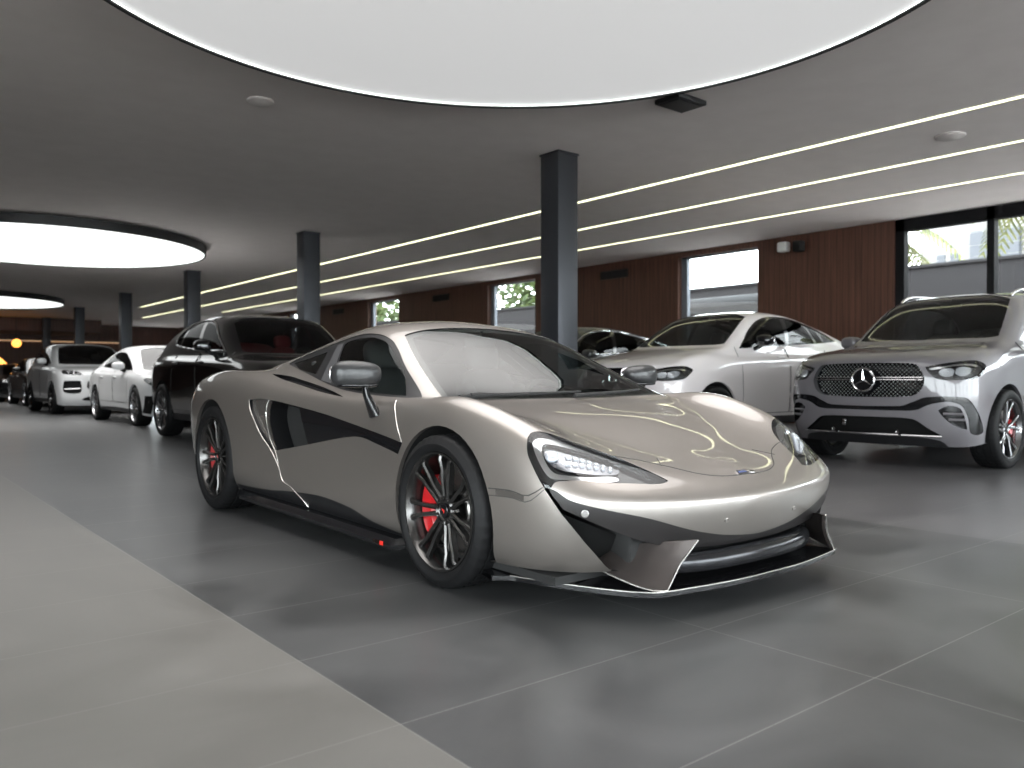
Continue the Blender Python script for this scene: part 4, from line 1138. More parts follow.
def make_fleet():
    TWO = dict(rim='rim_two_tone', spoke='rim_two_tone', cap='gloss_black'); DK = dict(rim='rim_dark', spoke='rim_dark', cap='gloss_black'); SV = dict(rim='rim_silver', spoke='rim_silver', cap='gloss_black')
    dlo = [(1.60,1.235,'c'),(1.80,1.40),(2.10,1.575),(2.404,1.66),(2.75,1.695),(3.2,1.690),(3.7,1.640),(4.05,1.52),(4.22,1.36,'c'),(3.6,1.315),(2.9,1.275),(2.16,1.245)]
    sc = lambda pts, k: [tuple([q[0], q[1]*k] + list(q[2:])) for q in pts]
    cells = [cell(1.5, 2.52, 1.9, 2.56), cell(2.62, 3.52, 2.66, 3.46), cell(3.62, 4.5, 3.55, 4.3)]
    # grey off-roader with the star grille
    make_car('sport_utility_vehicle', (7.88, 4.13, 0), -PI/2, suv_rings(W=2.04, H=1.88, lift=.02), 'paint_grey', (.87, 3.87), .385, .285, dict(kind='fan', n=5, dish=.03), TWO, sc(dlo, 1.045), cells,
             SUV_WS(), star_front(1., 1.), ('grey sport utility vehicle with large star emblem on studded grille', 'car'), handle_z=1.13, mirror=(1.72, 1.31), rails=.60, pano=[(-.2, 2.05, 'c'), (0, 2.05), (.35, 2.04), (.60, 2.0, 'c'), (.55, 3.3, 'c'), (-.2, 3.35, 'c')], half=1.0, xw=.90, caliper=(-.35, .45, 'caliper_red'), wglass='tint_screen')
    # white coupe-roofed sister car
    cd = [(1.50,1.262,'c'),(1.624,1.37),(1.80,1.515),(2.088,1.665),(2.396,1.725),(2.75,1.725),(3.1,1.685),(3.45,1.61),(3.75,1.52),(3.98,1.425,'c'),(3.44,1.378),(2.55,1.325)]
    make_car('fastback_utility_vehicle', (7.5, 7.25, 0), -PI/2, suv_rings(H=1.84, slope=.62, back=.35, lift=.065), 'paint_white', (.87, 3.80), .39, .285, dict(kind='fan', n=5, dish=.03), TWO, cd,
             [cell(1.4, 2.53, 1.9, 2.60), cell(2.60, 3.40, 2.70, 3.12), cell(3.46, 3.62, 3.20, 3.40), cell(3.68, 4.2, 3.50, 3.9)], SUV_WS(), star_front(.98, .98, lattice=False),
             ('white coupe roofed utility vehicle with black mirror shells', 'car'), handle_z=1.16, mirror=(1.80, 1.37), mir_mat='gloss_black', half=.97, xw=.87, wglass='tint_screen')
    # dark roofed car behind it
    make_car('estate_car', (7.6, 10.6, 0), -PI/2, suv_rings(H=1.80, slope=.5, back=.3), 'paint_dark', (.87, 3.80), .37, .27, dict(kind='plain', n=10), SV, sc(cd, .978), 
             [cell(1.4, 2.53, 1.9, 2.60), cell(2.60, 3.40, 2.70, 3.12), cell(3.5, 4.2, 3.26, 3.9)], SUV_WS(), plain_front(outline2([(.58,.93,'c'),(.78,.99),(.92,.98),(.95,.90),(.80,.86),(.62,.87)]), [[(.55,.50),(.85,.50),(.85,.35),(.60,.33)]], [[(-.2,.85,'c'),(.40,.85),(.45,.70),(.36,.56),(-.2,.55,'c')]]),
             ('dark car mostly hidden behind the white coupe roofed vehicle', 'car'), handle_z=1.05, mirror=(1.80, 1.27), half=.97, detail=False, trim='chrome_satin')
    # black one behind the coupe
    bd = [(1.66,1.238,'c'),(1.976,1.435),(2.21,1.585),(2.404,1.655),(2.66,1.690),(3.0,1.682),(3.365,1.632),(3.57,1.555),(3.72,1.449),(3.72,1.375,'c'),(3.245,1.318),(2.686,1.274),(2.16,1.247)]
    make_car('sport_utility_vehicle', (4.72, 9.05, 0), 0, suv_rings(L=5.04, H=1.80, slope=.25), 'paint_black', (.90, 3.95), .395, .295, dict(kind='fan', n=6, dish=.03), SV, bd,
             [cell(1.6, 2.54, 1.9, 2.64, 1.25), cell(2.66, 3.50, 2.76, 3.30, 1.25), cell(3.56, 4.2, 3.36, 4.0, 1.25)], SUV_WS(), plain_front(outline2([(.55,.90,'c'),(.75,.97),(.90,.98),(.95,.92),(.85,.87),(.65,.86)]), [[(.62,.55),(.86,.58),(.88,.40),(.66,.36)]], [[(-.2,.86,'c'),(.46,.84),(.58,.66),(.50,.42),(-.2,.36,'c')]]),
             ('black sport utility vehicle with red seats parked behind the taupe coupe', 'car'), seats='seat_red', handle_z=1.10, mirror=(2.0, 1.31), half=.97, xw=.88, wglass='dark_screen', trim='chrome_satin', sglass='privacy_glass')
    # white saloon with the tall slotted bumper
    pd = [(1.46,1.02,'c'),(1.65,1.14),(1.914,1.27),(2.257,1.375),(2.6,1.40),(2.95,1.375),(3.3,1.29),(3.55,1.18),(3.62,1.115,'c'),(3.05,1.085),(2.2,1.045)]
    make_car('saloon_car', (5.05, 15.1, 0), 0, suv_rings(L=5.0, W=1.94, H=1.56, slope=.7, back=.35), 'paint_pearl', (.88, 3.90), .355, .275, dict(kind='fan', n=7, dish=.03), SV, pd,
             [cell(1.3, 2.50, 1.75, 2.50, 1.05, 1.4), cell(2.58, 3.45, 2.58, 3.15, 1.05, 1.4)], [(-.2,1.12,'c'),(0,1.12),(.40,1.15),(.58,1.20),(.68,1.28,'c'),(.65,1.5),(.60,1.78),(.56,1.94,'c'),(.35,1.98),(0,1.99),(-.2,1.99,'c')],
             plain_front(outline2([(.66,.80),(.74,.86),(.86,.88),(.90,.84),(.86,.76),(.74,.74)]), [[(.80,.56,'c'),(.915,.56,'c'),(.915,.25,'c'),(.83,.23,'c')], [(.70,.55,'c'),(.77,.555,'c'),(.79,.24,'c'),(.74,.235,'c')]], [[(-.2,.40,'c'),(.58,.40,'c'),(.64,.25,'c'),(-.2,.24,'c')]]),
             ('white saloon with vertical slots in the bumper, between the black and silver vehicles', 'car'), handle_z=.90, mirror=(1.80, 1.11), half=.94, xw=.83, detail=False, wglass='pale_screen', sill=.30)
    # silver-white off-roader further back
    make_car('sport_utility_vehicle', (4.88, 21.7, 0), 0, suv_rings(H=1.80, slope=.15), 'paint_pearl', (.87, 3.77), .385, .28, dict(kind='plain', n=10), DK, dlo, cells, SUV_WS(),
             plain_front(outline2([(.45,.95,'c'),(.51,1.015),(.60,1.05),(.76,1.075),(.83,1.06),(.845,.985),(.65,.95)]), [[(.50,.81,'c'),(.835,.81,'c'),(.83,.54),(.66,.505),(.51,.53)]], [[(-.2,.80,'c'),(.345,.80,'c'),(.34,.62),(-.2,.60,'c')], [(-.2,.45,'c'),(.29,.44),(.47,.37),(.44,.345),(-.2,.335,'c')]], strips=[((.51,.625),(.825,.613),.018,'chrome_satin')]),
             ('pearl white utility vehicle with divided bumper inlets, behind the white saloon', 'car'), handle_z=1.08, mirror=(1.86, 1.31), half=.97, detail=False, wglass='dark_screen')
    # two dark cars in the gloom
    make_car('sport_utility_vehicle', (5.3, 28.4, 0), 0, suv_rings(H=1.58, slope=.3), 'paint_black', (.87, 3.77), .36, .26, dict(kind='plain', n=10), SV, sc(dlo, .875), cells, SUV_WS(),
             plain_front(outline2([(.52,.86),(.75,.90),(.90,.86),(.70,.80)]), [[(.62,.50),(.86,.52),(.86,.38),(.66,.36)]], [[(-.2,.72,'c'),(.46,.72),(.48,.5),(-.2,.48,'c')]]),
             ('dark car with pale windscreen behind the pearl white utility vehicle', 'car'), handle_z=.95, mirror=(1.86, 1.15), detail=False, wglass='pale_screen')
    make_car('saloon_car', (5.2, 34.2, 0), 0, suv_rings(L=4.8, W=1.9, H=1.45, slope=.55, back=.3), 'paint_black', (.85, 3.66), .345, .26, dict(kind='plain', n=10), SV, sc(pd, .93), 
             [cell(1.3, 2.50, 1.75, 2.50, 1.05, 1.4), cell(2.58, 3.45, 2.58, 3.15, 1.05, 1.4)], [(-.2,1.10,'c'),(.40,1.13),(.66,1.26,'c'),(.63,1.5),(.54,1.90,'c'),(0,1.95),(-.2,1.95,'c')],
             plain_front(outline2([(.52,.76),(.75,.82),(.88,.78),(.70,.72)]), [[(.62,.45),(.86,.47),(.86,.33),(.66,.31)]], [[(-.2,.62,'c'),(.46,.62),(.48,.42),(-.2,.40,'c')]]),
             ('black saloon furthest back, beside the lamplit bar', 'car'), handle_z=.85, mirror=(1.75, 1.03), half=.92, xw=.8, detail=False, wglass='dark_screen', sill=.28)
# ------------------------------------------------------------------ the showroom
DRUM_W = 122.; ZC = 3.65; XR = 14.3; XL = -6.0; YB = 47.0; YF = -7.0
def floor_mat(name, c0, c1, joint, x0, rough):
    """large porcelain slabs 1.25 x 0.6 m with thin pale joints and soft clouding"""
    m = principled(name, c0, rough); nt = m.node_tree; b = nt.nodes['Principled BSDF']; N = nt.nodes.new; Lk = nt.links.new
    tc = N('ShaderNodeTexCoord'); sp = N('ShaderNodeSeparateXYZ'); Lk(tc.outputs['Object'], sp.inputs[0])
    def math_(op, a, v=None, w=None):
        n = N('ShaderNodeMath'); n.operation = op
        for i, q in enumerate((a, v, w)):
            if q is None: continue
            if isinstance(q, (int, float)): n.inputs[i].default_value = q
            else: Lk(q, n.inputs[i])
        return n.outputs[0]
    def line(src, off, step, half):
        f = math_('PINGPONG', math_('SUBTRACT', src, off), step/2); return math_('LESS_THAN', f, half)
    ln = math_('MAXIMUM', line(sp.outputs[0], x0, 1.25, .0017), line(sp.outputs[1], 1.19, .6, .0017))
    n1 = N('ShaderNodeTexNoise'); n1.inputs['Scale'].default_value = 1.3; n1.inputs['Detail'].default_value = 5; n1.inputs['Distortion'].default_value = 1.2
    Lk(tc.outputs['Object'], n1.inputs['Vector'])
    mp = N('ShaderNodeMapRange'); mp.inputs[1].default_value = .35; mp.inputs[2].default_value = .68; Lk(n1.outputs['Fac'], mp.inputs[0])
    mx = N('ShaderNodeMix'); mx.data_type = 'RGBA'; mx.inputs[6].default_value = (*c0, 1); mx.inputs[7].default_value = (*c1, 1); Lk(mp.outputs[0], mx.inputs[0])
    m2 = N('ShaderNodeMix'); m2.data_type = 'RGBA'; m2.inputs[7].default_value = (*joint, 1); Lk(ln, m2.inputs[0]); Lk(mx.outputs[2], m2.inputs[6]); Lk(m2.outputs[2], b.inputs['Base Color'])
    r = N('ShaderNodeMapRange'); r.inputs[3].default_value = rough*.85; r.inputs[4].default_value = rough*1.2; Lk(n1.outputs['Fac'], r.inputs[0]); Lk(r.outputs[0], b.inputs['Roughness'])
    return m
def wood_mat(name, c0, c1):
    m = principled(name, c0, .5); nt = m.node_tree; b = nt.nodes['Principled BSDF']; N = nt.nodes.new; Lk = nt.links.new
    tc = N('ShaderNodeTexCoord'); mp = N('ShaderNodeMapping'); mp.inputs['Scale'].default_value = (9, 9, .35); Lk(tc.outputs['Object'], mp.inputs[0])
    n1 = N('ShaderNodeTexNoise'); n1.inputs['Scale'].default_value = 2.2; n1.inputs['Detail'].default_value = 7; n1.inputs['Distortion'].default_value = .6; Lk(mp.outputs[0], n1.inputs['Vector'])
    sp = N('ShaderNodeSeparateXYZ'); Lk(tc.outputs['Object'], sp.inputs[0])
    pp = N('ShaderNodeMath'); pp.operation = 'PINGPONG'; pp.inputs[1].default_value = .06; ad = N('ShaderNodeMath'); ad.operation = 'ADD'; Lk(sp.outputs[0], ad.inputs[0]); Lk(sp.outputs[1], ad.inputs[1]); Lk(ad.outputs[0], pp.inputs[0])
    gv = N('ShaderNodeMath'); gv.operation = 'LESS_THAN'; gv.inputs[1].default_value = .004; Lk(pp.outputs[0], gv.inputs[0])
    cr = N('ShaderNodeValToRGB'); cr.color_ramp.elements[0].color = (*c0, 1); cr.color_ramp.elements[1].color = (*c1, 1); cr.color_ramp.elements[0].position = .3; cr.color_ramp.elements[1].position = .72; Lk(n1.outputs['Fac'], cr.inputs[0])
    mx = N('ShaderNodeMix'); mx.data_type = 'RGBA'; mx.inputs[7].default_value = (c0[0]*.4, c0[1]*.4, c0[2]*.4, 1); Lk(gv.outputs[0], mx.inputs[0]); Lk(cr.outputs[0], mx.inputs[6]); Lk(mx.outputs[2], b.inputs['Base Color'])
    return m
def emis(name, col, st):
    return principled(name, (.8, .8, .8), .5, emit=col, estr=st)
def noise_mat(name, c0, c1, scale, rough=.8, detail=4):
    m = principled(name, c0, rough); nt = m.node_tree; N = nt.nodes.new; Lk = nt.links.new
    tc = N('ShaderNodeTexCoord'); n1 = N('ShaderNodeTexNoise'); n1.inputs['Scale'].default_value = scale; n1.inputs['Detail'].default_value = detail; Lk(tc.outputs['Object'], n1.inputs['Vector'])
    cr = N('ShaderNodeValToRGB'); cr.color_ramp.elements[0].color = (*c0, 1); cr.color_ramp.elements[1].color = (*c1, 1); cr.color_ramp.elements[0].position = .35; cr.color_ramp.elements[1].position = .65
    Lk(n1.outputs['Fac'], cr.inputs[0]); Lk(cr.outputs[0], nt.nodes['Principled BSDF'].inputs['Base Color']); return m

def make_room():
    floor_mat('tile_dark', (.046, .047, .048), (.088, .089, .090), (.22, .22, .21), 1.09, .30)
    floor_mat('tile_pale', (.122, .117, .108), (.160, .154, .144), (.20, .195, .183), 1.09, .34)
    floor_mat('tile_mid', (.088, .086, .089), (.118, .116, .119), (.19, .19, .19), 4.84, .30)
    wood_mat('wood_panel', (.060, .025, .016), (.13, .056, .036))
    noise_mat('ceiling_paint', (.80, .745, .72), (.83, .775, .75), 3, .85)
    principled('column_steel', (.055, .058, .066), .42, .55)
    principled('ring_black', (.012, .012, .013), .55)
    principled('frame_black', (.005, .005, .006), .7, spec=.2)
    principled('frame_grey', (.20, .22, .25), .4, .3)
    emis('light_membrane', (1., 1., 1.), .36); emis('light_membrane_far', (.97, 1., 1.), 1.2); emis('led_line', (1., .985, .62), 2.6); emis('led_rim', (.93, 1., .95), 1.6)
    principled('detector_grey', (.62, .58, .56), .6); principled('white_plastic', (.7, .7, .68), .4)
    glass('window_glass', (.93, .95, .95)); noise_mat('render_grey', (.22, .22, .225), (.25, .25, .255), .6, .9)
    # floor zones
    def slab(name, x0, x1, mat):
        o = MB().box((x0, YF, -.15), (x1, YB, 0)).build(name, MATS[mat], smooth=0); struct(o, cat='floor'); return o
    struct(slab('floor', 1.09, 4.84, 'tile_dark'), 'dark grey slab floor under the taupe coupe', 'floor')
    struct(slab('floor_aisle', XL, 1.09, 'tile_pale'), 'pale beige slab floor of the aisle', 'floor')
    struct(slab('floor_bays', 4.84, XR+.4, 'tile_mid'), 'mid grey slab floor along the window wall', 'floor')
    # ceiling with the drum lights below it
    o = MB().box((XL, YF, ZC), (XR+.4, YB, ZC+.2)).build('ceiling', MATS['ceiling_paint'], smooth=0); struct(o, 'flat brown grey ceiling', 'ceiling')
    for k, (x, y) in enumerate(((3.17, 3.84), (3.2, 18.5), (3.2, 33.1))):
        where = ('above the taupe coupe', 'further down the hall, over the white saloon', 'furthest away, third in the row')[k]
        t = empty('drum_light', (x, y, ZC)); tag(t, 'large round luminous ceiling light with black rim, ' + where, 'ceiling light', 'round ceiling lights')
        R = 2.90; zb = -.19
        MB().lathe([(-.022, R), (zb, R), (zb, R-.035), (zb+.05, R-.035), (-.022, R-.05)], 128, 'z').build('rim', MATS['ring_black'], t, smooth=30)
        MB().lathe([(-.03, .0005), (-.03, R-.04), (-.022, R-.04), (-.022, .0005)], 96, 'z').build('glow_stop', MATS['ring_black'], t, smooth=0)  # added unseen lid that keeps the diffuser's upward glow off the ceiling
        MB().lathe([(zb+.03, .0005), (zb+.03, R-.036)], 128, 'z').build('diffuser', MATS['light_membrane_far' if k else 'light_membrane'], t, smooth=0)
        # added lamp just below the diffuser: its limited beam lights floor and cars, not the camera
        l = bpy.data.lights.new('drum_fill', 'AREA'); l.shape = 'DISK'; l.size = 2*R-.12; l.energy = DRUM_W*(1.45 if k else 1); l.spread = math.radians(112); l.color = (1., .965, .94)
        lo = bpy.data.objects.new('drum_fill', l); COL.objects.link(lo); lo.parent = t; lo.location = (0, 0, zb+.028)
        MB().lathe([(zb+.012, R-.037), (zb+.026, R-.037)], 128, 'z').build('led_strip', MATS['led_rim'], t, smooth=0)
    # light lines
    for x, y1, wh in ((8.97, 34.0, 'nearest the columns'), (10.64, 40.0, 'middle one of three'), (12.31, 34.4, 'nearest the window wall')):
        t = empty('light_line', (x, 0, ZC)); tag(t, 'long thin glowing line in the ceiling, ' + wh, 'strip light', 'ceiling light lines')
        MB().box((-.042, YF+.3, -.008), (.042, y1, -.004)).build('diffuser', MATS['led_line'], t, smooth=0)
        MB().box((-.055, YF+.25, -.010), (-.042, y1+.03, -.001)).build('edge_profile', MATS['ceiling_paint'], t, smooth=0); MB().box((.042, YF+.25, -.010), (.055, y1+.03, -.001)).build('edge_profile', MATS['ceiling_paint'], t, smooth=0)
    # columns
    for k in range(6):
        x, y = ((6.89, 7.54), (6.88, 14.62), (7.0, 21.75), (7.11, 28.72), (7.15, 35.7), (7.2, 42.8))[k]
        wh = ('nearest, behind the taupe coupe', 'second from the camera', 'third, above the black vehicle', 'fourth, above the white saloon', 'fifth, above the pearl vehicle', 'sixth and furthest')[k]
        t = empty('steel_column', (x, y, 0)); tag(t, 'dark square steel column, ' + wh, 'column', 'row of steel columns')
        MB().box((-.165, -.165, .02), (.165, .165, ZC-.02), .012).build('shaft', MATS['column_steel'], t, smooth=30)
        MB().box((-.20, -.20, 0), (.20, .20, .02)).build('base_plate', MATS['column_steel'], t, smooth=0); MB().box((-.175, -.175, ZC-.02), (.175, .175, ZC)).build('head_plate', MATS['column_steel'], t, smooth=0)
    # window wall on the right: piers, header, sill, openings
    wins = [(-5.4, 6.95), (9.72, 11.76), (16.6, 18.68), (23.55, 25.6), (30.4, 32.4), (37.3, 39.3)]
    zt, zs, T = 3.53, .55, .34
    mb = MB(); ys = [YF] + [q for w in wins for q in w] + [YB]
    mb.box((XR, wins[0][1], zt), (XR+T, YB, ZC)); mb.box((XR, YF, 0), (XR+T, YB, zs))
    for i in range(0, len(ys), 2): mb.box((XR, ys[i], zs), (XR+T, ys[i+1], zt))
    o = mb.build('wall_right', MATS['wood_panel'], smooth=0); struct(o, 'dark brown wood panelled wall', 'wall')
    for i, (a, c) in enumerate(wins):
        t = empty('window_%d' % (i+1), (XR, (a+c)/2, zs)); struct(t, 'tall window in the wood panelled wall', 'window')
        xa, xb = (XR+.04, XR+.20) if i == 0 else (XR+.12, XR+.22); w = (c-a)/2; h = (ZC if i == 0 else zt)-zs; fm = 'frame_black' if i == 0 else 'frame_grey'
        mb = MB(); q = .10 if i else .16
        bar = lambda y0, y1, z0, z1: mb.box((xa-XR, y0, z0), (xb-XR, y1, z1))
        bar(-w, -w+.03, 0, h); bar(w-q*(1 if i == 0 else 1.6), w, 0, h); bar(-w, w, h-(.21 if i == 0 else .03), h); bar(-w, w, 0, .06)
        if i == 0:
            y = 5.40-(a+c)/2
            while y > -w+.5: bar(y-.055, y+.055, 0, h); y -= 1.75
        mb.build('window_frame', MATS[fm], t, smooth=0)
        MB().box((.165, -w, 0), (.173, w, h)).build('window_pane', MATS['window_glass'], t, smooth=0)
    # left side: dark panelling with a long stretch of shopfront glazing
    YA, YG = -6.6, 3.6
    mb = MB(); mb.box((XL-.2, YF, 3.3), (XL, YB, ZC)); mb.box((XL-.2, YF, 0), (XL, YB, .12)); mb.box((XL-.2, YG, .12), (XL, YB, 3.3)); mb.box((XL-.2, YF, .12), (XL, YA, 3.3))
    for k in range(1, 4): mb.box((XL-.2, YA+2.55*k-.06, .12), (XL, YA+2.55*k+.06, 3.3))
    struct(mb.build('wall_left', MATS['wood_panel'], smooth=0), 'dark panelled wall with shopfront glazing', 'wall')
    t = MB().box((XL-.12, YA, .12), (XL-.11, YG, 3.3)).build('window_7', MATS['window_glass'], smooth=0); struct(t, 'shopfront glazing', 'window')
    # wall behind the camera, with a broad glazed front
    mb = MB(); mb.box((XL, YF-.2, 3.3), (XR, YF, ZC)); mb.box((XL, YF-.2, 0), (XR, YF, .12))
    for x in (XL, -2., 2., 6., 10., XR): mb.box((x-.12, YF-.2, .12), (x+.12, YF, 3.3))
    struct(mb.build('wall_front', MATS['frame_black'], smooth=0), 'glazed street front', 'wall')
    t = MB().box((XL, YF-.12, .12), (XR, YF-.11, 3.3)).build('window_8', MATS['window_glass'], smooth=0); struct(t, 'street front glazing', 'window')
    # far end: dark bar room under a lowered bulkhead
    mb = MB(); mb.box((XL, YB, 0), (12.6, YB+.2, ZC)); mb.box((12.6, YB, 2.6), (XR+.4, YB+.2, ZC)); mb.box((13.55, YB, 0), (13.75, YB+.2, 2.6))
    struct(mb.build('wall_back', MATS['wood_panel'], smooth=0), 'dark far wall', 'wall')
    t = MB().box((12.6, YB+.1, 0), (XR, YB+.11, 2.6)).build('window_9', MATS['window_glass'], smooth=0); struct(t, 'narrow glazed opening in the far wall', 'window')
    o = MB().box((XL, 43.2, 3.05), (9.6, 43.5, ZC)).box((XL, 43.5, 3.05), (9.6, YB, 3.2)).build('trim_1', MATS['wood_panel'], smooth=0); struct(o, 'dark wood bulkhead at the far end', 'trim')
    principled('bar_black', (.015, .012, .01), .4); emis('lamp_amber', (1., .40, .06), 2.2); emis('strip_glow', (1., .55, .25), .35)
    # bar things
    t = empty('pendant_lamp', (5.9, 42.0, 0)); tag(t, 'round glowing amber pendant lamp in the dark far corner', 'lamp')
    MB().sphere((0, 0, 2.42), .19, 24, 16).build('globe', MATS['lamp_amber'], t, smooth=60); MB().tube([(0, 0, 2.6), (0, 0, ZC)], .012, 6).build('cord', MATS['bar_black'], t); MB().lathe([(2.58, .05), (2.66, .04), (2.68, .0005)], 16, 'z').build('cap', MATS['bar_black'], t)
    t = empty('bar_counter', (5.0, 41.2, 0)); tag(t, 'dark bar counter with pale front panel at the far end', 'counter')
    MB().box((-1.6, -.35, 0), (.75, .35, 1.04)).build('body', MATS['bar_black'], t, smooth=0); MB().box((-1.7, -.42, 1.04), (.82, .42, 1.10), .01).build('worktop', MATS['white_plastic'], t); MB().box((-1.5, -.37, .15), (.10, -.35, .95)).build('front_panel', MATS['white_plastic'], t, smooth=0)
    t = empty('bar_lamp', (5.1, 41.2, 1.10)); tag(t, 'slanting amber light bar above the bar counter', 'lamp')
    MB().tube([(-.35, 0, .95), (.28, 0, .32)], .10, 10).build('tube', MATS['lamp_amber'], t); MB().tube([(.0, 0, 0), (.0, 0, .56)], .02, 6).build('stand', MATS['bar_black'], t); MB().lathe([(0, .0005), (0, .12), (.02, .12), (.02, .0005)], 20, 'z').build('foot', MATS['bar_black'], t)
    for x, hgt in ((4.6, .12), (4.85, .10), (5.45, .12)):
        t = empty('table_lamp', (x, 41.0, 1.10)); tag(t, 'small glowing table lamp on the bar counter', 'lamp', 'small lamps on the bar counter')
        MB().lathe([(0, .0005), (0, .05), (.012, .05), (.02, .012), (.08, .012), (.08, .0005)], 16, 'z').build('base', MATS['bar_black'], t); MB().lathe([(.08, .09), (.08+hgt, .07), (.08+hgt, .0005)], 20, 'z').build('shade', MATS['lamp_amber'], t)
    # glowing strip standing in for the warm lit band under the bulkhead
    o = empty('warm_strip', (8.2, 46.9, 2.7)); tag(o, 'glowing strip standing for a warm lit band on the dark far wall', 'lamp'); MB().box((-3.2, -.05, 0), (3.2, 0, .06)).build('tube', MATS['strip_glow'], o, smooth=0); MB().box((-3.25, -.02, .06), (3.25, .05, .12)).build('housing', MATS['bar_black'], o, smooth=0)
    # small fittings on ceiling and wall
    def dome(x, y, r, label, mat='white_plastic'):
        t = MB().lathe([(0, r), (-.02, r), (-.035, r*.8), (-.05, r*.45), (-.052, .0005)], 32, 'z').build('smoke_detector', MATS[mat], smooth=50); t.location = (x, y, ZC); tag(t, label, 'detector')
    dome(3.23, 7.95, .13, 'round ceiling detector left of the large drum light', 'detector_grey')
    dome(9.80, 4.12, .16, 'round ceiling detector between the light lines', 'detector_grey')
    x, y = 6.48, 5.30; t = empty('ceiling_speaker', (x, y, ZC)); tag(t, 'flat black square fitting beside the drum light rim', 'speaker')
    MB().box((-.21, -.16, -.05), (.21, .16, 0), .01).build('housing', MATS['ring_black'], t); MB().box((-.17, -.12, -.055), (.17, .12, -.05)).build('grille', MATS['satin_black'], t, smooth=0)
    for (p0, p1, zz, wh) in ((13.25, 14.15, 3.36, 'above the dark estate car'), (20.6, 21.5, 3.36, 'between the slim windows'), (27.4, 28.3, 3.36, 'furthest along')):
        t = empty('air_grille', (XR, (p0+p1)/2, zz)); tag(t, 'black slatted air grille on the wood wall, ' + wh, 'vent', 'wall air grilles')
        w = (p1-p0)/2; MB().box((-.02, -w, -.10), (0, w, -.085)).box((-.02, -w, .085), (0, w, .10)).box((-.02, -w, -.10), (0, -w+.02, .10)).box((-.02, w-.02, -.10), (0, w, .10)).build('frame', MATS['bar_black'], t, smooth=0)
        mb = MB().box((-.004, -w, -.1), (-.001, w, .1))
        for k in range(5): mb.box((-.016, -w+.02, -.07+.034*k), (-.006, w-.02, -.06+.034*k))
        mb.build('slats', MATS['matt_black'], t, smooth=0)
    yy = 9.05; t = empty('security_camera', (XR, yy, 3.42)); tag(t, 'small white box camera at the top of the wood wall', 'camera'); MB().box((-.22, -.10, -.09), (-.04, .10, .10), .03).build('housing', MATS['white_plastic'], t); MB().box((-.05, -.04, -.04), (0, .04, .04)).build('bracket', MATS['white_plastic'], t, smooth=0)
    yy = 8.72; t = empty('wall_speaker', (XR, yy, 3.40)); tag(t, 'small black wall speaker beside the white camera', 'speaker'); MB().box((-.22, -.09, -.10), (-.05, .09, .10), .02).build('housing', MATS['matt_black'], t); MB().box((-.06, -.03, -.03), (0, .03, .03)).build('bracket', MATS['matt_black'], t, smooth=0)

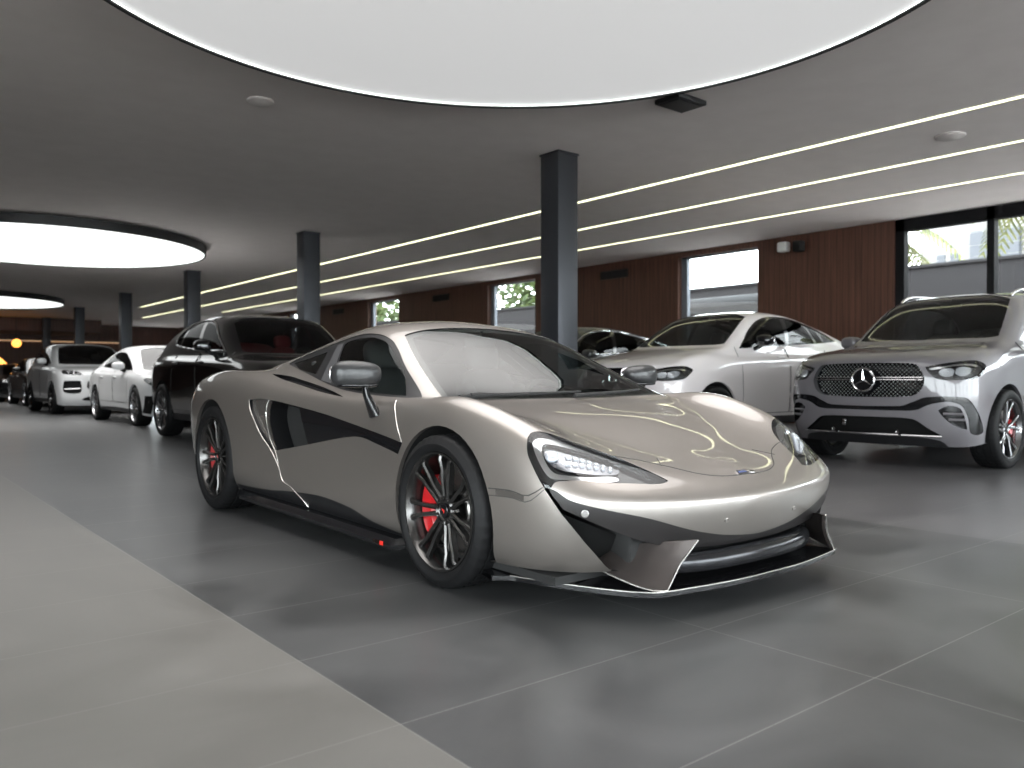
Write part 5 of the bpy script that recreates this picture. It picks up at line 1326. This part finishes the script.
def make_outside():
    noise_mat('pale_paving', (.48, .455, .44), (.54, .515, .50), 2, .9); noise_mat('leaf', (.012, .03, .005), (.065, .095, .015), 5, .7); noise_mat('palm_leaf', (.05, .065, .012), (.15, .16, .04), 4, .7); noise_mat('bark', (.08, .045, .03), (.14, .08, .05), 6, .9)
    principled('fence_grey', (.020, .019, .020), .85, spec=.2); principled('fence_pale', (.085, .09, .094), .7); principled('house_white', (.16, .157, .155), .9); principled('blind_grey', (.05, .055, .065), .6)
    o = MB().box((-60, -60, -.3), (90, 110, -.16)).build('ground', MATS['pale_paving'], smooth=0); struct(o, 'ground outside', 'ground')  # paving made pale to bounce daylight up onto the ceiling
    t = empty('boundary_wall', (18.2, 18, 0)); tag(t, 'grey boundary wall seen through the windows', 'wall')
    MB().box((0, -28, -.16), (.2, 30, 3.28)).build('wall_face', MATS['fence_grey'], t, smooth=0); MB().box((-.06, -28, 3.28), (.26, 30, 3.34)).build('coping', MATS['fence_grey'], t, smooth=0)
    t = empty('canopy', (16.6, 12.6, 0)); tag(t, 'pale flat canopy outside the middle window', 'canopy'); 
    MB().box((-.7, -2.5, 2.55), (.9, 2.5, 2.78), .02).build('roof', MATS['fence_pale'], t); 
    for y in (-2.3, 2.3): MB().box((.7, y-.05, -.16), (.8, y+.05, 2.55)).build('post', MATS['fence_pale'], t, smooth=0)
    # pale house with a grey shutter
    t = empty('house', (30, 11, 0)); tag(t, 'white rendered house beyond the boundary wall', 'building')
    MB().box((0, -12, -.16), (8, 2.6, 11)).build('walls', MATS['house_white'], t, smooth=0); MB().box((-.2, -12.2, 11), (8.2, 2.8, 11.3)).build('roof', MATS['house_white'], t, smooth=0)
    for (y, z, w, h) in ((.1, 5.3, .75, 1.1), (-4., 5.4, .8, 1.0)):
        e = MB().box((-.25, y-w, z-h/2), (0, y+w, z+h/2)).build('shutter_box', MATS['blind_grey'], t, smooth=0)
    for (y, z) in ((1.9, 4.9), (1.45, 4.9)): MB().box((-.04, y-.14, z-.3), (0, y+.14, z+.3)).build('window', MATS['blind_grey'], t, smooth=0)
    def palm(x, y, h, r, seed, label, n=15):
        rnd = random.Random(seed); t = empty('palm_tree', (x, y, -.16)); tag(t, label, 'tree', 'palms outside')
        pts = [(.02*math.sin(k), .05*math.sin(k*.7), h*k/8) for k in range(9)]
        MB().tube(pts, [.17-.006*k for k in range(9)], 10).build('trunk', MATS['bark'], t)
        for k in range(n):
            a = 2*PI*k/n + rnd.uniform(-.2, .2); el = rnd.uniform(.0, 1.0); L = r*rnd.uniform(.8, 1.1); vs = []; fs = []; S = 11; sp = []
            for i in range(S+1):
                s = i/S; rad = L*s*math.cos(el*.6)*(1-.12*s); z = h + L*(math.sin(el)*s - .95*s*s*(1-.3*el)); sp.append(Vector((rad*math.cos(a), rad*math.sin(a), z)))
            side = Vector((-math.sin(a), math.cos(a), 0)); mb = MB().tube(sp, [.022*(1-.85*i/S) for i in range(S+1)], 5)
            for i in range(1, S*2):
                s = i/(S*2); p = sp[int(s*S)].lerp(sp[min(S, int(s*S)+1)], s*S-int(s*S)); ln = .62*math.sin(PI*min(1, s*.86+.12))+.06; fw = (sp[min(S, int(s*S)+1)]-sp[int(s*S)]).normalized()
                for sg in (-1, 1):
                    tip = p + side*sg*ln*.8 + fw*ln*.55 + Vector((0, 0, -.30*ln)); mb.add([p-fw*.05, p+fw*.05, tip+fw*.025, tip-fw*.025, p+Vector((0, 0, .012))], [(0, 1, 2, 3), (0, 4, 3), (1, 2, 4)])
            mb.build('frond', MATS['palm_leaf'], t, smooth=0, fix=False)
    palm(21.6, 11.2, 4.9, 2.9, 3, 'palm with yellow green fronds left of the window bar')
    palm(23.5, 7.3, 6.4, 2.6, 9, 'palm whose brown trunk stands beside the window bar')
    palm(21.5, 2.6, 5.2, 2.6, 14, 'palm seen in the right hand window pane', 13)
    def tree(x, y, h, r, seed, label):
        rnd = random.Random(seed); t = empty('leafy_tree', (x, y, -.16)); tag(t, label, 'tree', 'green trees outside')
        MB().tube([(0, 0, 0), (.05, .03, h*.4), (0, 0, h*.75)], [.16, .12, .06], 8).build('trunk', MATS['bark'], t)
        mb = MB()
        for k in range(2600):
            u = Vector((rnd.gauss(0, 1), rnd.gauss(0, 1), rnd.gauss(0, 1))).normalized()*r*rnd.random()**.4; u.z *= 1.1; c = Vector((0, 0, h*.72))+u
            a, b_ = Vector((rnd.uniform(-1, 1), rnd.uniform(-1, 1), rnd.uniform(-.6, .6))).normalized(), Vector((rnd.uniform(-1, 1), rnd.uniform(-1, 1), rnd.uniform(-1, 1))).normalized(); s = rnd.uniform(.13, .26)
            mb.add([c-a*s, c+b_*s*.5, c+a*s, c-b_*s*.5], [(0, 1, 2, 3)])
        mb.build('foliage', MATS['leaf'], t, smooth=0, fix=False)
    tree(20.6, 23.2, 5.6, 2.3, 1, 'green tree behind the wall, in the slim middle window'); tree(20.2, 36.6, 5.6, 2.4, 4, 'green tree in the furthest slim window')

def make_lights():
    w = bpy.data.worlds.new('sky'); SC.world = w; w.use_nodes = True; bg = w.node_tree.nodes['Background']
    bg.inputs[0].default_value = (.93, .97, 1., 1); bg.inputs[1].default_value = 13.0
    def portal(loc, rot, sx, sy):
        l = bpy.data.lights.new('portal', 'AREA'); l.shape = 'RECTANGLE'; l.size = sx; l.size_y = sy; l.cycles.is_portal = True
        o = bpy.data.objects.new('daylight_portal', l); COL.objects.link(o); o.location = loc; o.rotation_euler = rot
    portal((XL+.02, -1.5, 1.7), (0, -PI/2, 0), 3.1, 10.2); portal((4.1, YF+.02, 1.7), (PI/2, 0, 0), 20, 3.1); portal((XR+.1, .8, 2.), (0, PI/2, 0), 2.9, 12.3)
    SC.view_settings.view_transform = 'Standard'; SC.view_settings.look = 'None'; SC.view_settings.gamma = 1; SC.view_settings.use_curve_mapping = False
    SC.view_settings.exposure = 0.28
    c = bpy.data.cameras.new('camera'); co = bpy.data.objects.new('camera', c); COL.objects.link(co); co.location = CAM; co.rotation_euler = (PI/2-PIT, 0, -YAW); c.lens = 28.83; c.sensor_width = 36; c.clip_end = 300
    c.dof.use_dof = True; c.dof.focus_distance = 3.7; c.dof.aperture_fstop = 2.8
    SC.camera = co
    SC.cycles.max_bounces = 10; SC.cycles.transparent_max_bounces = 24; SC.cycles.glossy_bounces = 5; SC.cycles.diffuse_bounces = 5; SC.cycles.use_denoising = True
    SC.cycles.caustics_reflective = False; SC.cycles.caustics_refractive = False; SC.cycles.sample_clamp_indirect = 6
make_room(); make_outside(); make_coupe((2.85, 1.87, 0)); make_fleet(); make_lights()
